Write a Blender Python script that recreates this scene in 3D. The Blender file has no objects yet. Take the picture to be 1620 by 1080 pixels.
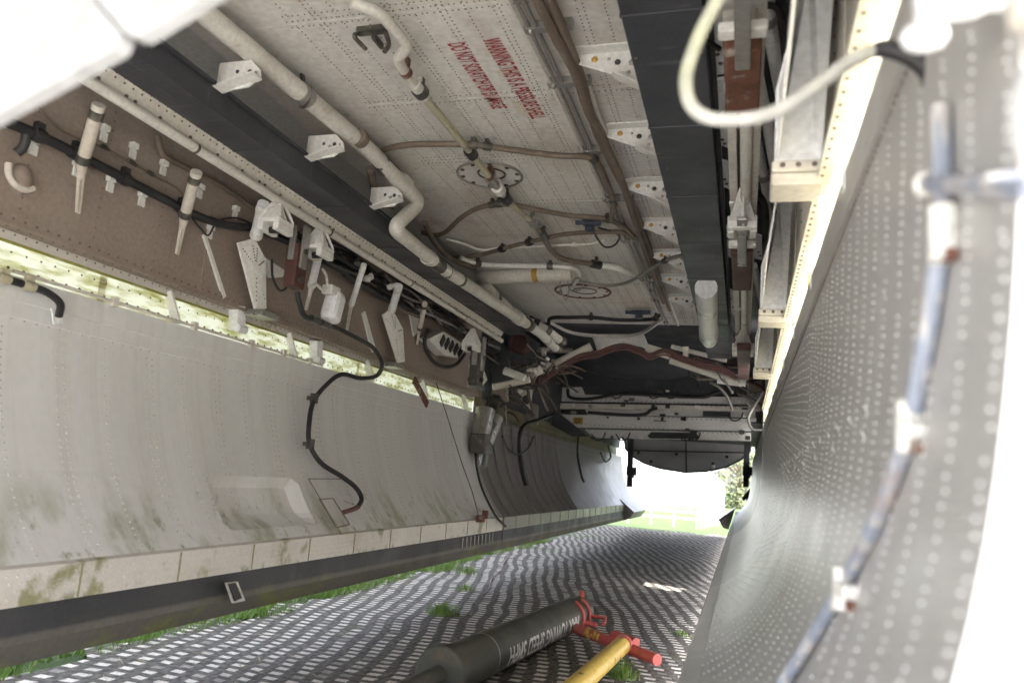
import bpy, bmesh, math, random
import numpy as np
from mathutils import Vector, Matrix

SC = bpy.context.scene
COL = SC.collection
R = math.radians

# ------------------------------------------------------------------ camera
F = 1215.0            # focal length in photo pixels (photo 1620 x 1080)
H0 = 0.82             # lens height above the ground
_yc = np.array([1174 - 810.0, 540.0 - 778, F]); _yc /= np.linalg.norm(_yc)
_up = np.array([math.sin(R(1.5)), math.cos(R(1.5)), 0.0])
_up = _up - _yc * (_up @ _yc); _up /= np.linalg.norm(_up)
_xc = np.cross(_up, _yc)
if _xc[0] < 0: _xc = -_xc

cam_data = bpy.data.cameras.new('camera')
cam = bpy.data.objects.new('camera', cam_data); COL.objects.link(cam)
cam_data.sensor_width = 36.0
cam_data.lens = 36.0 * F / 1620.0
cam_data.clip_start = 0.02; cam_data.clip_end = 2000
cam_data.dof.use_dof = True
cam_data.dof.focus_distance = 4.2
cam_data.dof.aperture_fstop = 3.3
cr = Vector((_xc[0], _yc[0], _up[0])); cu = Vector((_xc[1], _yc[1], _up[1])); cf = Vector((_xc[2], _yc[2], _up[2]))
m = Matrix((cr, cu, -cf)).transposed().to_4x4()
m.translation = Vector((0, 0, H0))
cam.matrix_world = m
SC.camera = cam

# ------------------------------------------------------------------ daylight
SUN_DIR = Vector((-.45, 0.25, -1.0)).normalized()      # the way the light travels
sun_el = math.asin(-SUN_DIR.z)
sun_az = math.atan2(-SUN_DIR.x, -SUN_DIR.y)
w = bpy.data.worlds.new('World'); SC.world = w; w.use_nodes = True
nt = w.node_tree
sky = nt.nodes.new('ShaderNodeTexSky'); sky.sky_type = 'NISHITA'; sky.sun_disc = False
sky.sun_elevation = sun_el; sky.sun_rotation = sun_az; sky.dust_density = 4.0; sky.air_density = .45; sky.ozone_density = .3
bg = nt.nodes['Background']; bg.inputs[1].default_value = 0.15
hs = nt.nodes.new('ShaderNodeHueSaturation'); hs.inputs['Saturation'].default_value = .4      # thin bright cloud
nt.links.new(sky.outputs[0], hs.inputs['Color']); nt.links.new(hs.outputs[0], bg.inputs[0])
sd = bpy.data.lights.new('sun', 'SUN'); sd.energy = 2.0; sd.angle = R(0.5); sd.color = (1.0, 0.95, 0.88)
so = bpy.data.objects.new('sun', sd); COL.objects.link(so)
so.rotation_euler = SUN_DIR.to_track_quat('-Z', 'Y').to_euler(); so.location = (9, -5, 20)
SC.view_settings.view_transform = 'Standard'; SC.view_settings.look = 'None'
SC.view_settings.exposure = 3.25; SC.view_settings.gamma = 1.0

# ------------------------------------------------------------------ geometry helpers
def ray(px, py):
    d = np.array([px - 810.0, 540.0 - py, F]); return Vector((d @ _xc, d @ _yc, d @ _up))
C0 = Vector((0, 0, H0))
def onX(px, py, X): r = ray(px, py); return C0 + r * (X / r.x)
def onY(px, py, Y): r = ray(px, py); return C0 + r * (Y / r.y)
def onZ(px, py, Z): r = ray(px, py); return C0 + r * ((Z - H0) / r.z)

def catmull(pts, n=8):
    pts = [Vector(p) for p in pts]
    if len(pts) < 3: return pts
    ext = [pts[0] * 2 - pts[1]] + pts + [pts[-1] * 2 - pts[-2]]
    out = []
    for i in range(1, len(ext) - 2):
        a, b, c, d = ext[i - 1:i + 3]
        for k in range(n):
            t = k / n
            out.append(0.5 * ((2 * b) + (c - a) * t + (2 * a - 5 * b + 4 * c - d) * t * t + (3 * b - a - 3 * c + d) * t ** 3))
    out.append(pts[-1]); return out

class MB:
    def __init__(s): s.v = []; s.f = []; s.m = []; s.s = []
    def add(s, vs, fs, mi=0, sm=False):
        o = len(s.v); s.v += [Vector(p) for p in vs]
        for f in fs: s.f.append([o + i for i in f]); s.m.append(mi); s.s.append(sm)
        return s
    def box(s, c, sz, mi=0, rot=None):
        c = Vector(c); hx, hy, hz = sz[0] / 2, sz[1] / 2, sz[2] / 2
        vs = [Vector((x, y, z)) for x in (-hx, hx) for y in (-hy, hy) for z in (-hz, hz)]
        if rot is not None: vs = [rot @ p for p in vs]
        return s.add([c + p for p in vs], [(0, 1, 3, 2), (4, 6, 7, 5), (0, 4, 5, 1), (2, 3, 7, 6), (0, 2, 6, 4), (1, 5, 7, 3)], mi)
    def span(s, x0, x1, y0, y1, z0, z1, mi=0):
        return s.box(((x0 + x1) / 2, (y0 + y1) / 2, (z0 + z1) / 2), (abs(x1 - x0), abs(y1 - y0), abs(z1 - z0)), mi)
    def bar(s, p0, p1, wd, ht, mi=0, up=(0, 0, 1)):
        p0, p1, up = Vector(p0), Vector(p1), Vector(up)
        d = (p1 - p0); L = d.length; d.normalize()
        a = d.cross(up)
        if a.length < 1e-4: a = d.cross(Vector((1, 0, 0)))
        a.normalize(); b = a.cross(d).normalized()
        rot = Matrix((a, d, b)).transposed()
        return s.box((p0 + p1) / 2, (wd, L, ht), mi, rot)
    def tube(s, pts, r, n=10, mi=0, caps=True):
        pts = [Vector(p) for p in pts]; k = len(pts)
        rr = r if isinstance(r, (list, tuple)) else [r] * k
        t = []
        for i in range(k):
            a = pts[max(i - 1, 0)]; b = pts[min(i + 1, k - 1)]; q = b - a
            t.append(q.normalized() if q.length > 1e-9 else Vector((0, 0, 1)))
        nrm = t[0].orthogonal().normalized(); vs = []
        for i in range(k):
            if i:
                nrm = nrm - t[i] * nrm.dot(t[i])
                nrm = nrm.normalized() if nrm.length > 1e-6 else t[i].orthogonal().normalized()
            bn = t[i].cross(nrm)
            for j in range(n):
                an = 2 * math.pi * j / n
                vs.append(pts[i] + (nrm * math.cos(an) + bn * math.sin(an)) * rr[i])
        fs = [(i * n + j, i * n + (j + 1) % n, (i + 1) * n + (j + 1) % n, (i + 1) * n + j) for i in range(k - 1) for j in range(n)]
        s.add(vs, fs, mi, True)
        if caps:
            s.add(vs[:n], [tuple(range(n))[::-1]], mi); s.add(vs[-n:], [tuple(range(n))], mi)
        return s
    def cyl(s, p0, p1, r0, r1=None, n=16, mi=0): return s.tube([p0, p1], [r0, r0 if r1 is None else r1], n, mi)
    def prism(s, poly, off, mi=0):
        poly = [Vector(p) for p in poly]; off = Vector(off); n = len(poly)
        s.add(poly + [p + off for p in poly], [tuple(range(n)), tuple(range(2 * n - 1, n - 1, -1))] + [(i, i + n, (i + 1) % n + n, (i + 1) % n) for i in range(n)], mi)
        return s
    def dome(s, c, nr, r, h, mi=0, n=6):
        c, nr = Vector(c), Vector(nr).normalized(); a = nr.orthogonal().normalized(); b = nr.cross(a)
        vs = [c + (a * math.cos(2 * math.pi * j / n) + b * math.sin(2 * math.pi * j / n)) * r for j in range(n)]
        vs += [c + nr * h * .85 + (a * math.cos(2 * math.pi * j / n) + b * math.sin(2 * math.pi * j / n)) * r * .55 for j in range(n)] + [c + nr * h]
        fs = [(j, (j + 1) % n, n + (j + 1) % n, n + j) for j in range(n)] + [(n + j, n + (j + 1) % n, 2 * n) for j in range(n)]
        return s.add(vs, fs, mi, True)
    def ring(s, c, nr, R0, r, n=28, k=6, mi=0):
        c, nr = Vector(c), Vector(nr).normalized(); a = nr.orthogonal().normalized(); b = nr.cross(a)
        pts = [c + (a * math.cos(2 * math.pi * j / n) + b * math.sin(2 * math.pi * j / n)) * R0 for j in range(n + 1)]
        return s.tube(pts, r, k, mi, False)
    def ball(s, c, r, mi=0, n=12, k=8, sc=(1, 1, 1)):
        c = Vector(c); vs = []
        for i in range(k + 1):
            ph = math.pi * i / k
            for j in range(n):
                th = 2 * math.pi * j / n
                vs.append(c + Vector((r * sc[0] * math.sin(ph) * math.cos(th), r * sc[1] * math.sin(ph) * math.sin(th), r * sc[2] * math.cos(ph))))
        fs = [(i * n + j, i * n + (j + 1) % n, (i + 1) * n + (j + 1) % n, (i + 1) * n + j) for i in range(k) for j in range(n)]
        return s.add(vs, fs, mi, True)
    def build(s, name, mats, parent=None, loc=None, bevel=0):
        base = Vector((0, 0, 0))
        if parent is not None: base = root_loc(parent)
        elif loc is not None: base = Vector(loc)
        me = bpy.data.meshes.new(name)
        me.from_pydata([tuple(p - base) for p in s.v], [], s.f)
        if not isinstance(mats, (list, tuple)): mats = [mats]
        for mt in mats: me.materials.append(mt)
        me.polygons.foreach_set('material_index', s.m); me.polygons.foreach_set('use_smooth', s.s)
        bm = bmesh.new(); bm.from_mesh(me)
        bmesh.ops.remove_doubles(bm, verts=bm.verts, dist=1e-6) if False else None
        bmesh.ops.recalc_face_normals(bm, faces=bm.faces); bm.to_mesh(me); bm.free(); me.update()
        o = bpy.data.objects.new(name, me); COL.objects.link(o)
        if parent is not None: o.parent = parent
        else: o.location = base
        if bevel:
            b = o.modifiers.new('bevel', 'BEVEL'); b.width = bevel; b.segments = 2; b.limit_method = 'ANGLE'; b.angle_limit = R(40)
        return o
def root_loc(o):
    while o.parent is not None: o = o.parent
    return o.location
def tag(o, label, cat, group=None, kind=None):
    if label: o['label'] = label
    if cat: o['category'] = cat
    if group: o['group'] = group
    if kind: o['kind'] = kind
    return o
def thing(name, label, cat, loc, group=None):
    o = bpy.data.objects.new(name, None); COL.objects.link(o); o.location = Vector(loc); o.empty_display_size = .05
    return tag(o, label, cat, group)

# ------------------------------------------------------------------ materials
def mat(name, col, layers=(), rough=.55, metal=0.0, bump=0.15, bscale=60, spec=.4, rvar=.12, fine=.12):
    """layers: (colour, (sx,sy,sz), lo, hi, strength[, ('z', z0, z1)])"""
    M = bpy.data.materials.new(name); M.use_nodes = True
    n = M.node_tree; N = n.nodes; L = n.links
    bs = N['Principled BSDF']; tc = N.new('ShaderNodeTexCoord')
    bs.inputs['Roughness'].default_value = rough; bs.inputs['Metallic'].default_value = metal
    bs.inputs['Specular IOR Level'].default_value = spec
    rgb = N.new('ShaderNodeRGB'); rgb.outputs[0].default_value = (*col, 1)
    cur = rgb.outputs[0]
    for li, ly in enumerate(layers):
        c2, sc, lo, hi, st = ly[:5]
        mp = N.new('ShaderNodeMapping'); mp.inputs['Scale'].default_value = sc; mp.inputs['Location'].default_value = (li * 3.7, li * 1.3, li * 2.1)
        L.new(tc.outputs['Object'], mp.inputs[0])
        nz = N.new('ShaderNodeTexNoise'); nz.inputs['Scale'].default_value = 1; nz.inputs['Detail'].default_value = 6; nz.inputs['Roughness'].default_value = .62
        L.new(mp.outputs[0], nz.inputs['Vector'])
        mr = N.new('ShaderNodeMapRange'); mr.interpolation_type = 'SMOOTHSTEP'
        mr.inputs['From Min'].default_value = lo; mr.inputs['From Max'].default_value = hi
        mr.inputs['To Min'].default_value = 0; mr.inputs['To Max'].default_value = st
        L.new(nz.outputs['Fac'], mr.inputs['Value'])
        fac = mr.outputs[0]
        if len(ly) > 5:
            ax, a0, a1 = ly[5]
            sp = N.new('ShaderNodeSeparateXYZ'); L.new(tc.outputs['Object'], sp.inputs[0])
            m2 = N.new('ShaderNodeMapRange'); m2.interpolation_type = 'SMOOTHSTEP'
            m2.inputs['From Min'].default_value = a0; m2.inputs['From Max'].default_value = a1
            L.new(sp.outputs['XYZ'.index(ax.upper())], m2.inputs['Value'])
            mu = N.new('ShaderNodeMath'); mu.operation = 'MULTIPLY'; L.new(fac, mu.inputs[0]); L.new(m2.outputs[0], mu.inputs[1]); fac = mu.outputs[0]
        mx = N.new('ShaderNodeMix'); mx.data_type = 'RGBA'; mx.blend_type = 'MIX'
        L.new(fac, mx.inputs[0]); L.new(cur, mx.inputs[6]); mx.inputs[7].default_value = (*c2, 1)
        cur = mx.outputs[2]
    nf = N.new('ShaderNodeTexNoise'); nf.inputs['Scale'].default_value = bscale; nf.inputs['Detail'].default_value = 5
    L.new(tc.outputs['Object'], nf.inputs['Vector'])
    if fine:
        hv = N.new('ShaderNodeHueSaturation'); mr = N.new('ShaderNodeMapRange')
        mr.inputs['From Min'].default_value = .3; mr.inputs['From Max'].default_value = .7
        mr.inputs['To Min'].default_value = 1 - fine; mr.inputs['To Max'].default_value = 1 + fine
        L.new(nf.outputs['Fac'], mr.inputs['Value']); L.new(mr.outputs[0], hv.inputs['Value']); L.new(cur, hv.inputs['Color']); cur = hv.outputs[0]
    L.new(cur, bs.inputs['Base Color'])
    n2 = N.new('ShaderNodeTexNoise'); n2.inputs['Scale'].default_value = 5; n2.inputs['Detail'].default_value = 4
    L.new(tc.outputs['Object'], n2.inputs['Vector'])
    mr = N.new('ShaderNodeMapRange'); mr.inputs['From Min'].default_value = .3; mr.inputs['From Max'].default_value = .7
    mr.inputs['To Min'].default_value = max(.03, rough - rvar); mr.inputs['To Max'].default_value = min(1, rough + rvar)
    L.new(n2.outputs['Fac'], mr.inputs['Value']); L.new(mr.outputs[0], bs.inputs['Roughness'])
    if bump:
        bp = N.new('ShaderNodeBump'); bp.inputs['Strength'].default_value = bump; bp.inputs['Distance'].default_value = .004
        L.new(nf.outputs['Fac'], bp.inputs['Height']); L.new(bp.outputs[0], bs.inputs['Normal'])
    return M

GRIME = (.16, .12, .09)
M = {}
M['ceil'] = mat('weathered_white_ceiling', (.62, .60, .57), [((.44, .38, .30), (1.6, 1.1, 1.6), .46, .70, .65), ((.34, .20, .15), (4, 1.6, 4), .56, .76, .5), (GRIME, (9, 7, 9), .60, .78, .5), ((.68, .67, .66), (2, 3, 2), .56, .72, .5)], rough=.42, bump=.08, bscale=40)
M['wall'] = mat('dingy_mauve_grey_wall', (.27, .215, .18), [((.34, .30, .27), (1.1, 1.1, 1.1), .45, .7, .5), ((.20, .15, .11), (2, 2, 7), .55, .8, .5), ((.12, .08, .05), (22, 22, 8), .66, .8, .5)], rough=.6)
M['door'] = mat('weathered_grey_door_paint', (.73, .73, .725), [((.60, .59, .575), (1.2, 2.6, .22), .30, .75, .5), ((.61, .58, .56), (1.2, 2.4, .25), .25, .75, .7, ('z', 1.1, .5)), ((.53, .51, .49), (2, 26, .30), .45, .80, .45), ((.24, .25, .13), (4, 6, 2.2), .46, .70, .8, ('z', .80, .50)), ((.15, .165, .055), (16, 16, 7), .56, .70, .75, ('z', .76, .5))], rough=.31, metal=.08, bump=.012, bscale=30, spec=.5, fine=.03, rvar=.02)
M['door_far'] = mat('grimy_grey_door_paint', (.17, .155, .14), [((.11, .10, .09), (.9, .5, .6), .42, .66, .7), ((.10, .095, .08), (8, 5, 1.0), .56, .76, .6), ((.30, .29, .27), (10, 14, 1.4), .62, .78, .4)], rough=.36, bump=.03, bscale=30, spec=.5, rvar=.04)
M['rdoor'] = mat('weathered_pale_grey_door_paint', (.41, .405, .395), [((.33, .32, .30), (.6, 1.8, .5), .3, .75, .6), ((.58, .59, .62), (2, 9, .8), .52, .72, .5), ((.42, .365, .32), (4, 12, 1.2), .56, .78, .4)], rough=.34, bump=.012, bscale=30, spec=.5, fine=.03, rvar=.03)
M['rivet_w'] = mat('glint_painted_rivet_head', (.92, .92, .91), rough=.22, metal=.0, bump=0, fine=0, spec=.7)  # near-white colour paints in the flash glint on each head
M['rivet_g'] = mat('painted_rivet_head', (.47, .455, .43), rough=.32, bump=0, fine=0, spec=.6)
M['rivet_d'] = mat('dirty_rivet_head', (.13, .10, .08), rough=.5, bump=0, fine=0)
M['flange'] = mat('door_flange_paint', (.56, .53, .49), [((.44, .39, .33), (3, 2, 3), .48, .7, .6), ((.20, .20, .07), (4, 6, 6), .55, .68, .85), ((.16, .17, .06), (14, 14, 14), .54, .66, .8, ('z', .40, .37))], rough=.4, fine=.05)
M['mossy'] = mat('mossy_joint', (.26, .24, .14), rough=.8)
M['algae'] = mat('yellow_green_algae', (.28, .27, .06), [((.5, .48, .3), (9, 9, 9), .5, .7, .6)], rough=.8)
M['fairing'] = mat('mossy_brown_fairing', (.20, .175, .11), [((.13, .12, .05), (3, 2, 3), .45, .7, .7), ((.36, .33, .28), (7, 5, 7), .6, .75, .5)], rough=.6)
M['skirt'] = mat('black_rubber_skirt', (.035, .036, .04), [((.12, .12, .12), (7, 3, 2), .58, .8, .5), ((.115, .105, .09), (2, 2, 2), .0, .1, .85, ('z', .300, .285)), ((.30, .30, .30), (2, 9, 1.5), .70, .78, .5), ((.14, .15, .04), (5, 3, 9), .50, .66, .8, ('z', .33, .24))], rough=.55, bump=.2)
M['beam'] = mat('dark_slate_beam_paint', (.045, .047, .056), [((.075, .078, .088), (3, 2, 3), .45, .7, .6), ((.24, .23, .22), (70, 7, 30), .64, .74, .55), ((.17, .17, .18), (3, 20, 3), .60, .74, .4), ((.02, .018, .016), (5, 5, 5), .58, .75, .6)], rough=.42, bump=.08)
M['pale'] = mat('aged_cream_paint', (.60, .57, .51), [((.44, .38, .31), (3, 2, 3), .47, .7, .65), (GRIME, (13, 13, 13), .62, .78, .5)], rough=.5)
M['white'] = mat('chipped_white_paint', (.72, .71, .68), [((.5, .45, .38), (5, 5, 5), .5, .72, .5), ((.22, .14, .09), (18, 18, 18), .66, .78, .6)], rough=.42)
M['whitec'] = mat('clean_white_paint', (.78, .79, .80), [((.62, .61, .60), (4, 4, 4), .5, .75, .4)], rough=.35)
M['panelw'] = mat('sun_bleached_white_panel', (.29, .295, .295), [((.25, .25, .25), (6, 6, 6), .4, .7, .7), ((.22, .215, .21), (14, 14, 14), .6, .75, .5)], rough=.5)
M['duct'] = mat('cream_duct_paint', (.62, .60, .55), [((.46, .41, .34), (4, 4, 4), .46, .7, .6), ((.25, .18, .13), (12, 12, 12), .62, .78, .5)], rough=.38)
M['hose'] = mat('brown_rubber_hose', (.15, .115, .09), [((.25, .20, .15), (6, 6, 6), .45, .7, .6)], rough=.5)
M['black'] = mat('black_rubber', (.022, .022, .024), [((.06, .06, .062), (9, 9, 9), .5, .75, .6)], rough=.48)
M['clamp'] = mat('dark_clamp_metal', (.09, .085, .075), [((.25, .23, .18), (20, 20, 20), .5, .7, .6)], rough=.4, metal=.5)
M['steel'] = mat('dull_steel', (.34, .33, .31), [((.20, .17, .14), (8, 8, 8), .5, .72, .6)], rough=.35, metal=.6)
M['olivepipe'] = mat('olive_cream_pipe', (.42, .39, .28), [((.12, .10, .08), (9, 9, 9), .54, .7, .7)], rough=.4)
M['rust'] = mat('rusty_steel', (.15, .065, .042), [((.30, .26, .23), (16, 16, 16), .54, .64, .8), ((.06, .03, .022), (14, 14, 14), .5, .7, .7)], rough=.75)
M['redbrown'] = mat('red_brown_paint', (.085, .036, .03), [((.05, .027, .024), (9, 9, 9), .5, .7, .6)], rough=.55)
M['redhose'] = mat('faded_red_hose', (.13, .06, .055), [((.08, .055, .05), (8, 8, 8), .5, .7, .6)], rough=.5)
M['red'] = mat('faded_red_paint', (.50, .10, .085), [((.36, .16, .13), (9, 9, 9), .48, .7, .5), ((.12, .05, .04), (22, 22, 22), .62, .74, .8)], rough=.5)
M['yellow'] = mat('chipped_yellow_paint', (.66, .46, .10), [((.55, .40, .16), (5, 5, 5), .5, .7, .5), ((.10, .08, .05), (11, 11, 11), .585, .60, .95)], rough=.5)
M['redyel'] = mat('red_paint_with_yellow_showing', (.42, .08, .07), [((.62, .46, .06), (30, 30, 30), .52, .56, .95)], rough=.5)
M['olive'] = mat('dull_olive_drab_paint', (.062, .062, .05), [((.20, .19, .17), (60, 14, 60), .66, .74, .6), ((.12, .085, .05), (9, 9, 9), .62, .76, .6), ((.095, .092, .075), (4, 4, 4), .45, .7, .7), ((.17, .165, .14), (18, 18, 18), .64, .76, .5)], rough=.5)
M['lettering'] = mat('white_stencil_paint', (.72, .71, .68), [((.3, .29, .25), (25, 25, 25), .56, .7, .6)], rough=.6, bump=0)
M['redtext'] = mat('red_stencil_paint', (.34, .045, .055), [((.42, .20, .18), (22, 22, 22), .56, .7, .6)], rough=.5, bump=0)
M['decal'] = mat('aged_sticker_backing', (.60, .56, .47), [((.40, .33, .2), (12, 12, 12), .5, .7, .6)], rough=.4, bump=0)
M['dark'] = mat('blotchy_dark_grey', (.045, .048, .054), [((.09, .09, .09), (4, 4, 4), .5, .7, .6)], rough=.7)  # near-black base with slightly lighter grey blotches
M['bulk'] = mat('grey_white_bulkhead_paint', (.60, .59, .58), [((.44, .42, .40), (2, 2, 2), .46, .7, .6), ((.12, .1, .09), (9, 9, 9), .62, .78, .5)], rough=.5)
M['tailpanel'] = mat('dull_grey_tail_panel', (.34, .34, .34), [((.24, .235, .23), (1.6, 1.6, 1.6), .45, .7, .6)], rough=.55)
M['skin'] = mat('outer_skin_paint', (.50, .51, .50), rough=.5)
M['bluepipe'] = mat('flaking_blue_grey_pipe', (.26, .29, .36), [((.50, .48, .46), (40, 40, 14), .48, .60, .9), ((.36, .27, .23), (16, 16, 8), .52, .66, .8)], rough=.45)
M['paleloop'] = mat('greying_white_sheath', (.42, .42, .40), [((.34, .36, .20), (7, 7, 7), .5, .68, .6), ((.36, .30, .27), (12, 12, 12), .55, .72, .5)], rough=.45)
M['bluebox'] = mat('blue_black_plastic', (.035, .045, .075), rough=.4)
M['sticker'] = mat('amber_sticker', (.42, .25, .05), [((.25, .15, .05), (30, 30, 30), .5, .7, .6)], rough=.5)
M['brass'] = mat('brass_bolt', (.45, .28, .08), rough=.4, metal=.6, bump=0)

def seal_mat():
    Mt = bpy.data.materials.new('translucent_seal_with_algae'); Mt.use_nodes = True
    n = Mt.node_tree; N = n.nodes; L = n.links; N.remove(N['Principled BSDF']); out = N['Material Output']
    tc = N.new('ShaderNodeTexCoord'); mp = N.new('ShaderNodeMapping'); mp.inputs['Scale'].default_value = (9, 7, 34); mp.inputs['Rotation'].default_value = (R(38), 0, 0); L.new(tc.outputs['Object'], mp.inputs[0])
    nz = N.new('ShaderNodeTexNoise'); nz.inputs['Scale'].default_value = 1; nz.inputs['Detail'].default_value = 8; nz.inputs['Roughness'].default_value = .65; L.new(mp.outputs[0], nz.inputs['Vector'])
    cr_ = N.new('ShaderNodeValToRGB'); e = cr_.color_ramp.elements
    e[0].position = .46; e[0].color = (.92, .90, .83, 1); e[1].position = .66; e[1].color = (.50, .47, .22, 1)
    L.new(nz.outputs['Fac'], cr_.inputs[0])
    t = N.new('ShaderNodeBsdfTranslucent'); d = N.new('ShaderNodeBsdfDiffuse'); mx = N.new('ShaderNodeMixShader'); mx.inputs[0].default_value = .74
    L.new(cr_.outputs[0], t.inputs[0]); L.new(cr_.outputs[0], d.inputs[0]); L.new(d.outputs[0], mx.inputs[1]); L.new(t.outputs[0], mx.inputs[2]); L.new(mx.outputs[0], out.inputs[0])
    return Mt
M['seal'] = seal_mat()

def mat_mesh_rubber():
    """dark rubber grid mat; pale gravel shows through its brick-laid slots"""
    Mt = bpy.data.materials.new('rubber_grid_mat_over_pale_gravel'); Mt.use_nodes = True
    n = Mt.node_tree; N = n.nodes; L = n.links; bs = N['Principled BSDF']
    tc = N.new('ShaderNodeTexCoord')
    def math_(op, a, b=None, c=None):
        x = N.new('ShaderNodeMath'); x.operation = op
        for i, q in enumerate((a, b, c)):
            if q is None: continue
            if isinstance(q, (int, float)): x.inputs[i].default_value = q
            else: L.new(q, x.inputs[i])
        return x.outputs[0]
    wz = N.new('ShaderNodeTexNoise'); wz.inputs['Scale'].default_value = .9; wz.inputs['Detail'].default_value = 3; L.new(tc.outputs['Object'], wz.inputs['Vector'])
    sp = N.new('ShaderNodeSeparateXYZ'); L.new(tc.outputs['Object'], sp.inputs[0])
    wv = math_('MULTIPLY', math_('SUBTRACT', wz.outputs['Fac'], .5), .15)
    x = math_('ADD', sp.outputs[0], wv); y = math_('ADD', sp.outputs[1], wv)
    PX, PY = .094, .070
    row = math_('FLOOR', math_('DIVIDE', y, PY))
    off = math_('MULTIPLY', row, .19)
    fx = math_('ABSOLUTE', math_('SUBTRACT', math_('FRACT', math_('ADD', math_('DIVIDE', x, PX), off)), .5))
    fy = math_('ABSOLUTE', math_('SUBTRACT', math_('FRACT', math_('DIVIDE', y, PY)), .5))
    ex = math_('SMOOTH_MAX', math_('DIVIDE', fx, .26), math_('DIVIDE', fy, .25), .15)
    en = N.new('ShaderNodeTexNoise'); en.inputs['Scale'].default_value = 38; en.inputs['Detail'].default_value = 4; L.new(tc.outputs['Object'], en.inputs['Vector'])
    ex = math_('ADD', ex, math_('MULTIPLY', math_('SUBTRACT', en.outputs['Fac'], .5), .55))
    mr = N.new('ShaderNodeMapRange'); mr.interpolation_type = 'SMOOTHSTEP'; L.new(ex, mr.inputs['Value'])
    mr.inputs['From Min'].default_value = .85; mr.inputs['From Max'].default_value = 1.1; mr.inputs['To Min'].default_value = 1; mr.inputs['To Max'].default_value = 0
    g = N.new('ShaderNodeTexNoise'); g.inputs['Scale'].default_value = 120; g.inputs['Detail'].default_value = 4; L.new(tc.outputs['Object'], g.inputs['Vector'])
    c1 = N.new('ShaderNodeValToRGB'); c1.color_ramp.elements[0].color = (.40, .38, .355, 1); c1.color_ramp.elements[1].color = (.74, .70, .645, 1); c1.color_ramp.elements[0].position = .3; c1.color_ramp.elements[1].position = .62; L.new(g.outputs['Fac'], c1.inputs[0])
    c2 = N.new('ShaderNodeValToRGB'); c2.color_ramp.elements[0].color = (.05, .047, .044, 1); c2.color_ramp.elements[1].color = (.17, .158, .14, 1); c2.color_ramp.elements[0].position = .35; c2.color_ramp.elements[1].position = .7; L.new(en.outputs['Fac'], c2.inputs[0])
    ms = N.new('ShaderNodeTexNoise'); ms.inputs['Scale'].default_value = 2.3; ms.inputs['Detail'].default_value = 7; ms.inputs['Roughness'].default_value = .7; L.new(tc.outputs['Object'], ms.inputs['Vector'])
    m3 = N.new('ShaderNodeMapRange'); m3.interpolation_type = 'SMOOTHSTEP'; m3.inputs['From Min'].default_value = .56; m3.inputs['From Max'].default_value = .72; m3.inputs['To Max'].default_value = .65; L.new(ms.outputs['Fac'], m3.inputs['Value'])
    cid = N.new('ShaderNodeCombineXYZ'); L.new(math_('FLOOR', math_('ADD', math_('DIVIDE', x, PX), off)), cid.inputs[0]); L.new(row, cid.inputs[1])
    wn = N.new('ShaderNodeTexWhiteNoise'); wn.noise_dimensions = '2D'; L.new(cid.outputs[0], wn.inputs['Vector'])
    vis = N.new('ShaderNodeMapRange'); vis.inputs['From Min'].default_value = 0; vis.inputs['From Max'].default_value = .35; vis.inputs['To Min'].default_value = .25; L.new(wn.outputs['Value'], vis.inputs['Value'])
    mfac = math_('MULTIPLY', mr.outputs[0], vis.outputs[0])
    mx = N.new('ShaderNodeMix'); mx.data_type = 'RGBA'; L.new(mfac, mx.inputs[0]); L.new(c2.outputs[0], mx.inputs[6]); L.new(c1.outputs[0], mx.inputs[7])
    mx2 = N.new('ShaderNodeMix'); mx2.data_type = 'RGBA'; L.new(m3.outputs[0], mx2.inputs[0]); L.new(mx.outputs[2], mx2.inputs[6]); mx2.inputs[7].default_value = (.085, .085, .045, 1)
    L.new(mx2.outputs[2], bs.inputs['Base Color']); bs.inputs['Roughness'].default_value = .8; bs.inputs['Specular IOR Level'].default_value = .15
    bp = N.new('ShaderNodeBump'); bp.inputs['Strength'].default_value = .6; bp.inputs['Distance'].default_value = .02; bp.invert = True
    h = math_('ADD', mr.outputs[0], math_('MULTIPLY', g.outputs['Fac'], .25)); L.new(h, bp.inputs['Height']); L.new(bp.outputs[0], bs.inputs['Normal'])
    return Mt
M['mat'] = mat_mesh_rubber()
M['grass'] = mat('green_grass', (.035, .075, .014), [((.06, .09, .022), (1.5, 1.5, 1.5), .4, .7, .8), ((.03, .055, .012), (9, 9, 9), .5, .7, .7)], rough=.8, bump=.6, bscale=90)
M['blade'] = mat('grass_blade', (.12, .22, .035), [((.27, .25, .10), (18, 18, 18), .5, .7, .7)], rough=.6, bump=0)
M['straw'] = mat('dry_straw', (.36, .30, .18), [((.14, .10, .06), (30, 30, 30), .5, .6, .8)], rough=.8, bump=0)
M['concrete'] = mat('pale_concrete', (.62, .61, .58), [((.52, .51, .48), (1, 1, 1), .4, .7, .6)], rough=.85, bump=.3)
M['hangar'] = mat('white_cladding', (.80, .81, .82), rough=.6, bump=0)
M['fence'] = mat('white_fence_paint', (.78, .78, .76), rough=.6, bump=0)
M['leaf1'] = mat('mid_green_leaves', (.10, .125, .06), [((.15, .165, .09), (.6, .6, .6), .4, .7, .8)], rough=.7, bump=0)
M['bark'] = mat('grey_brown_bark', (.14, .11, .08), rough=.9, bump=.4)

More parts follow.
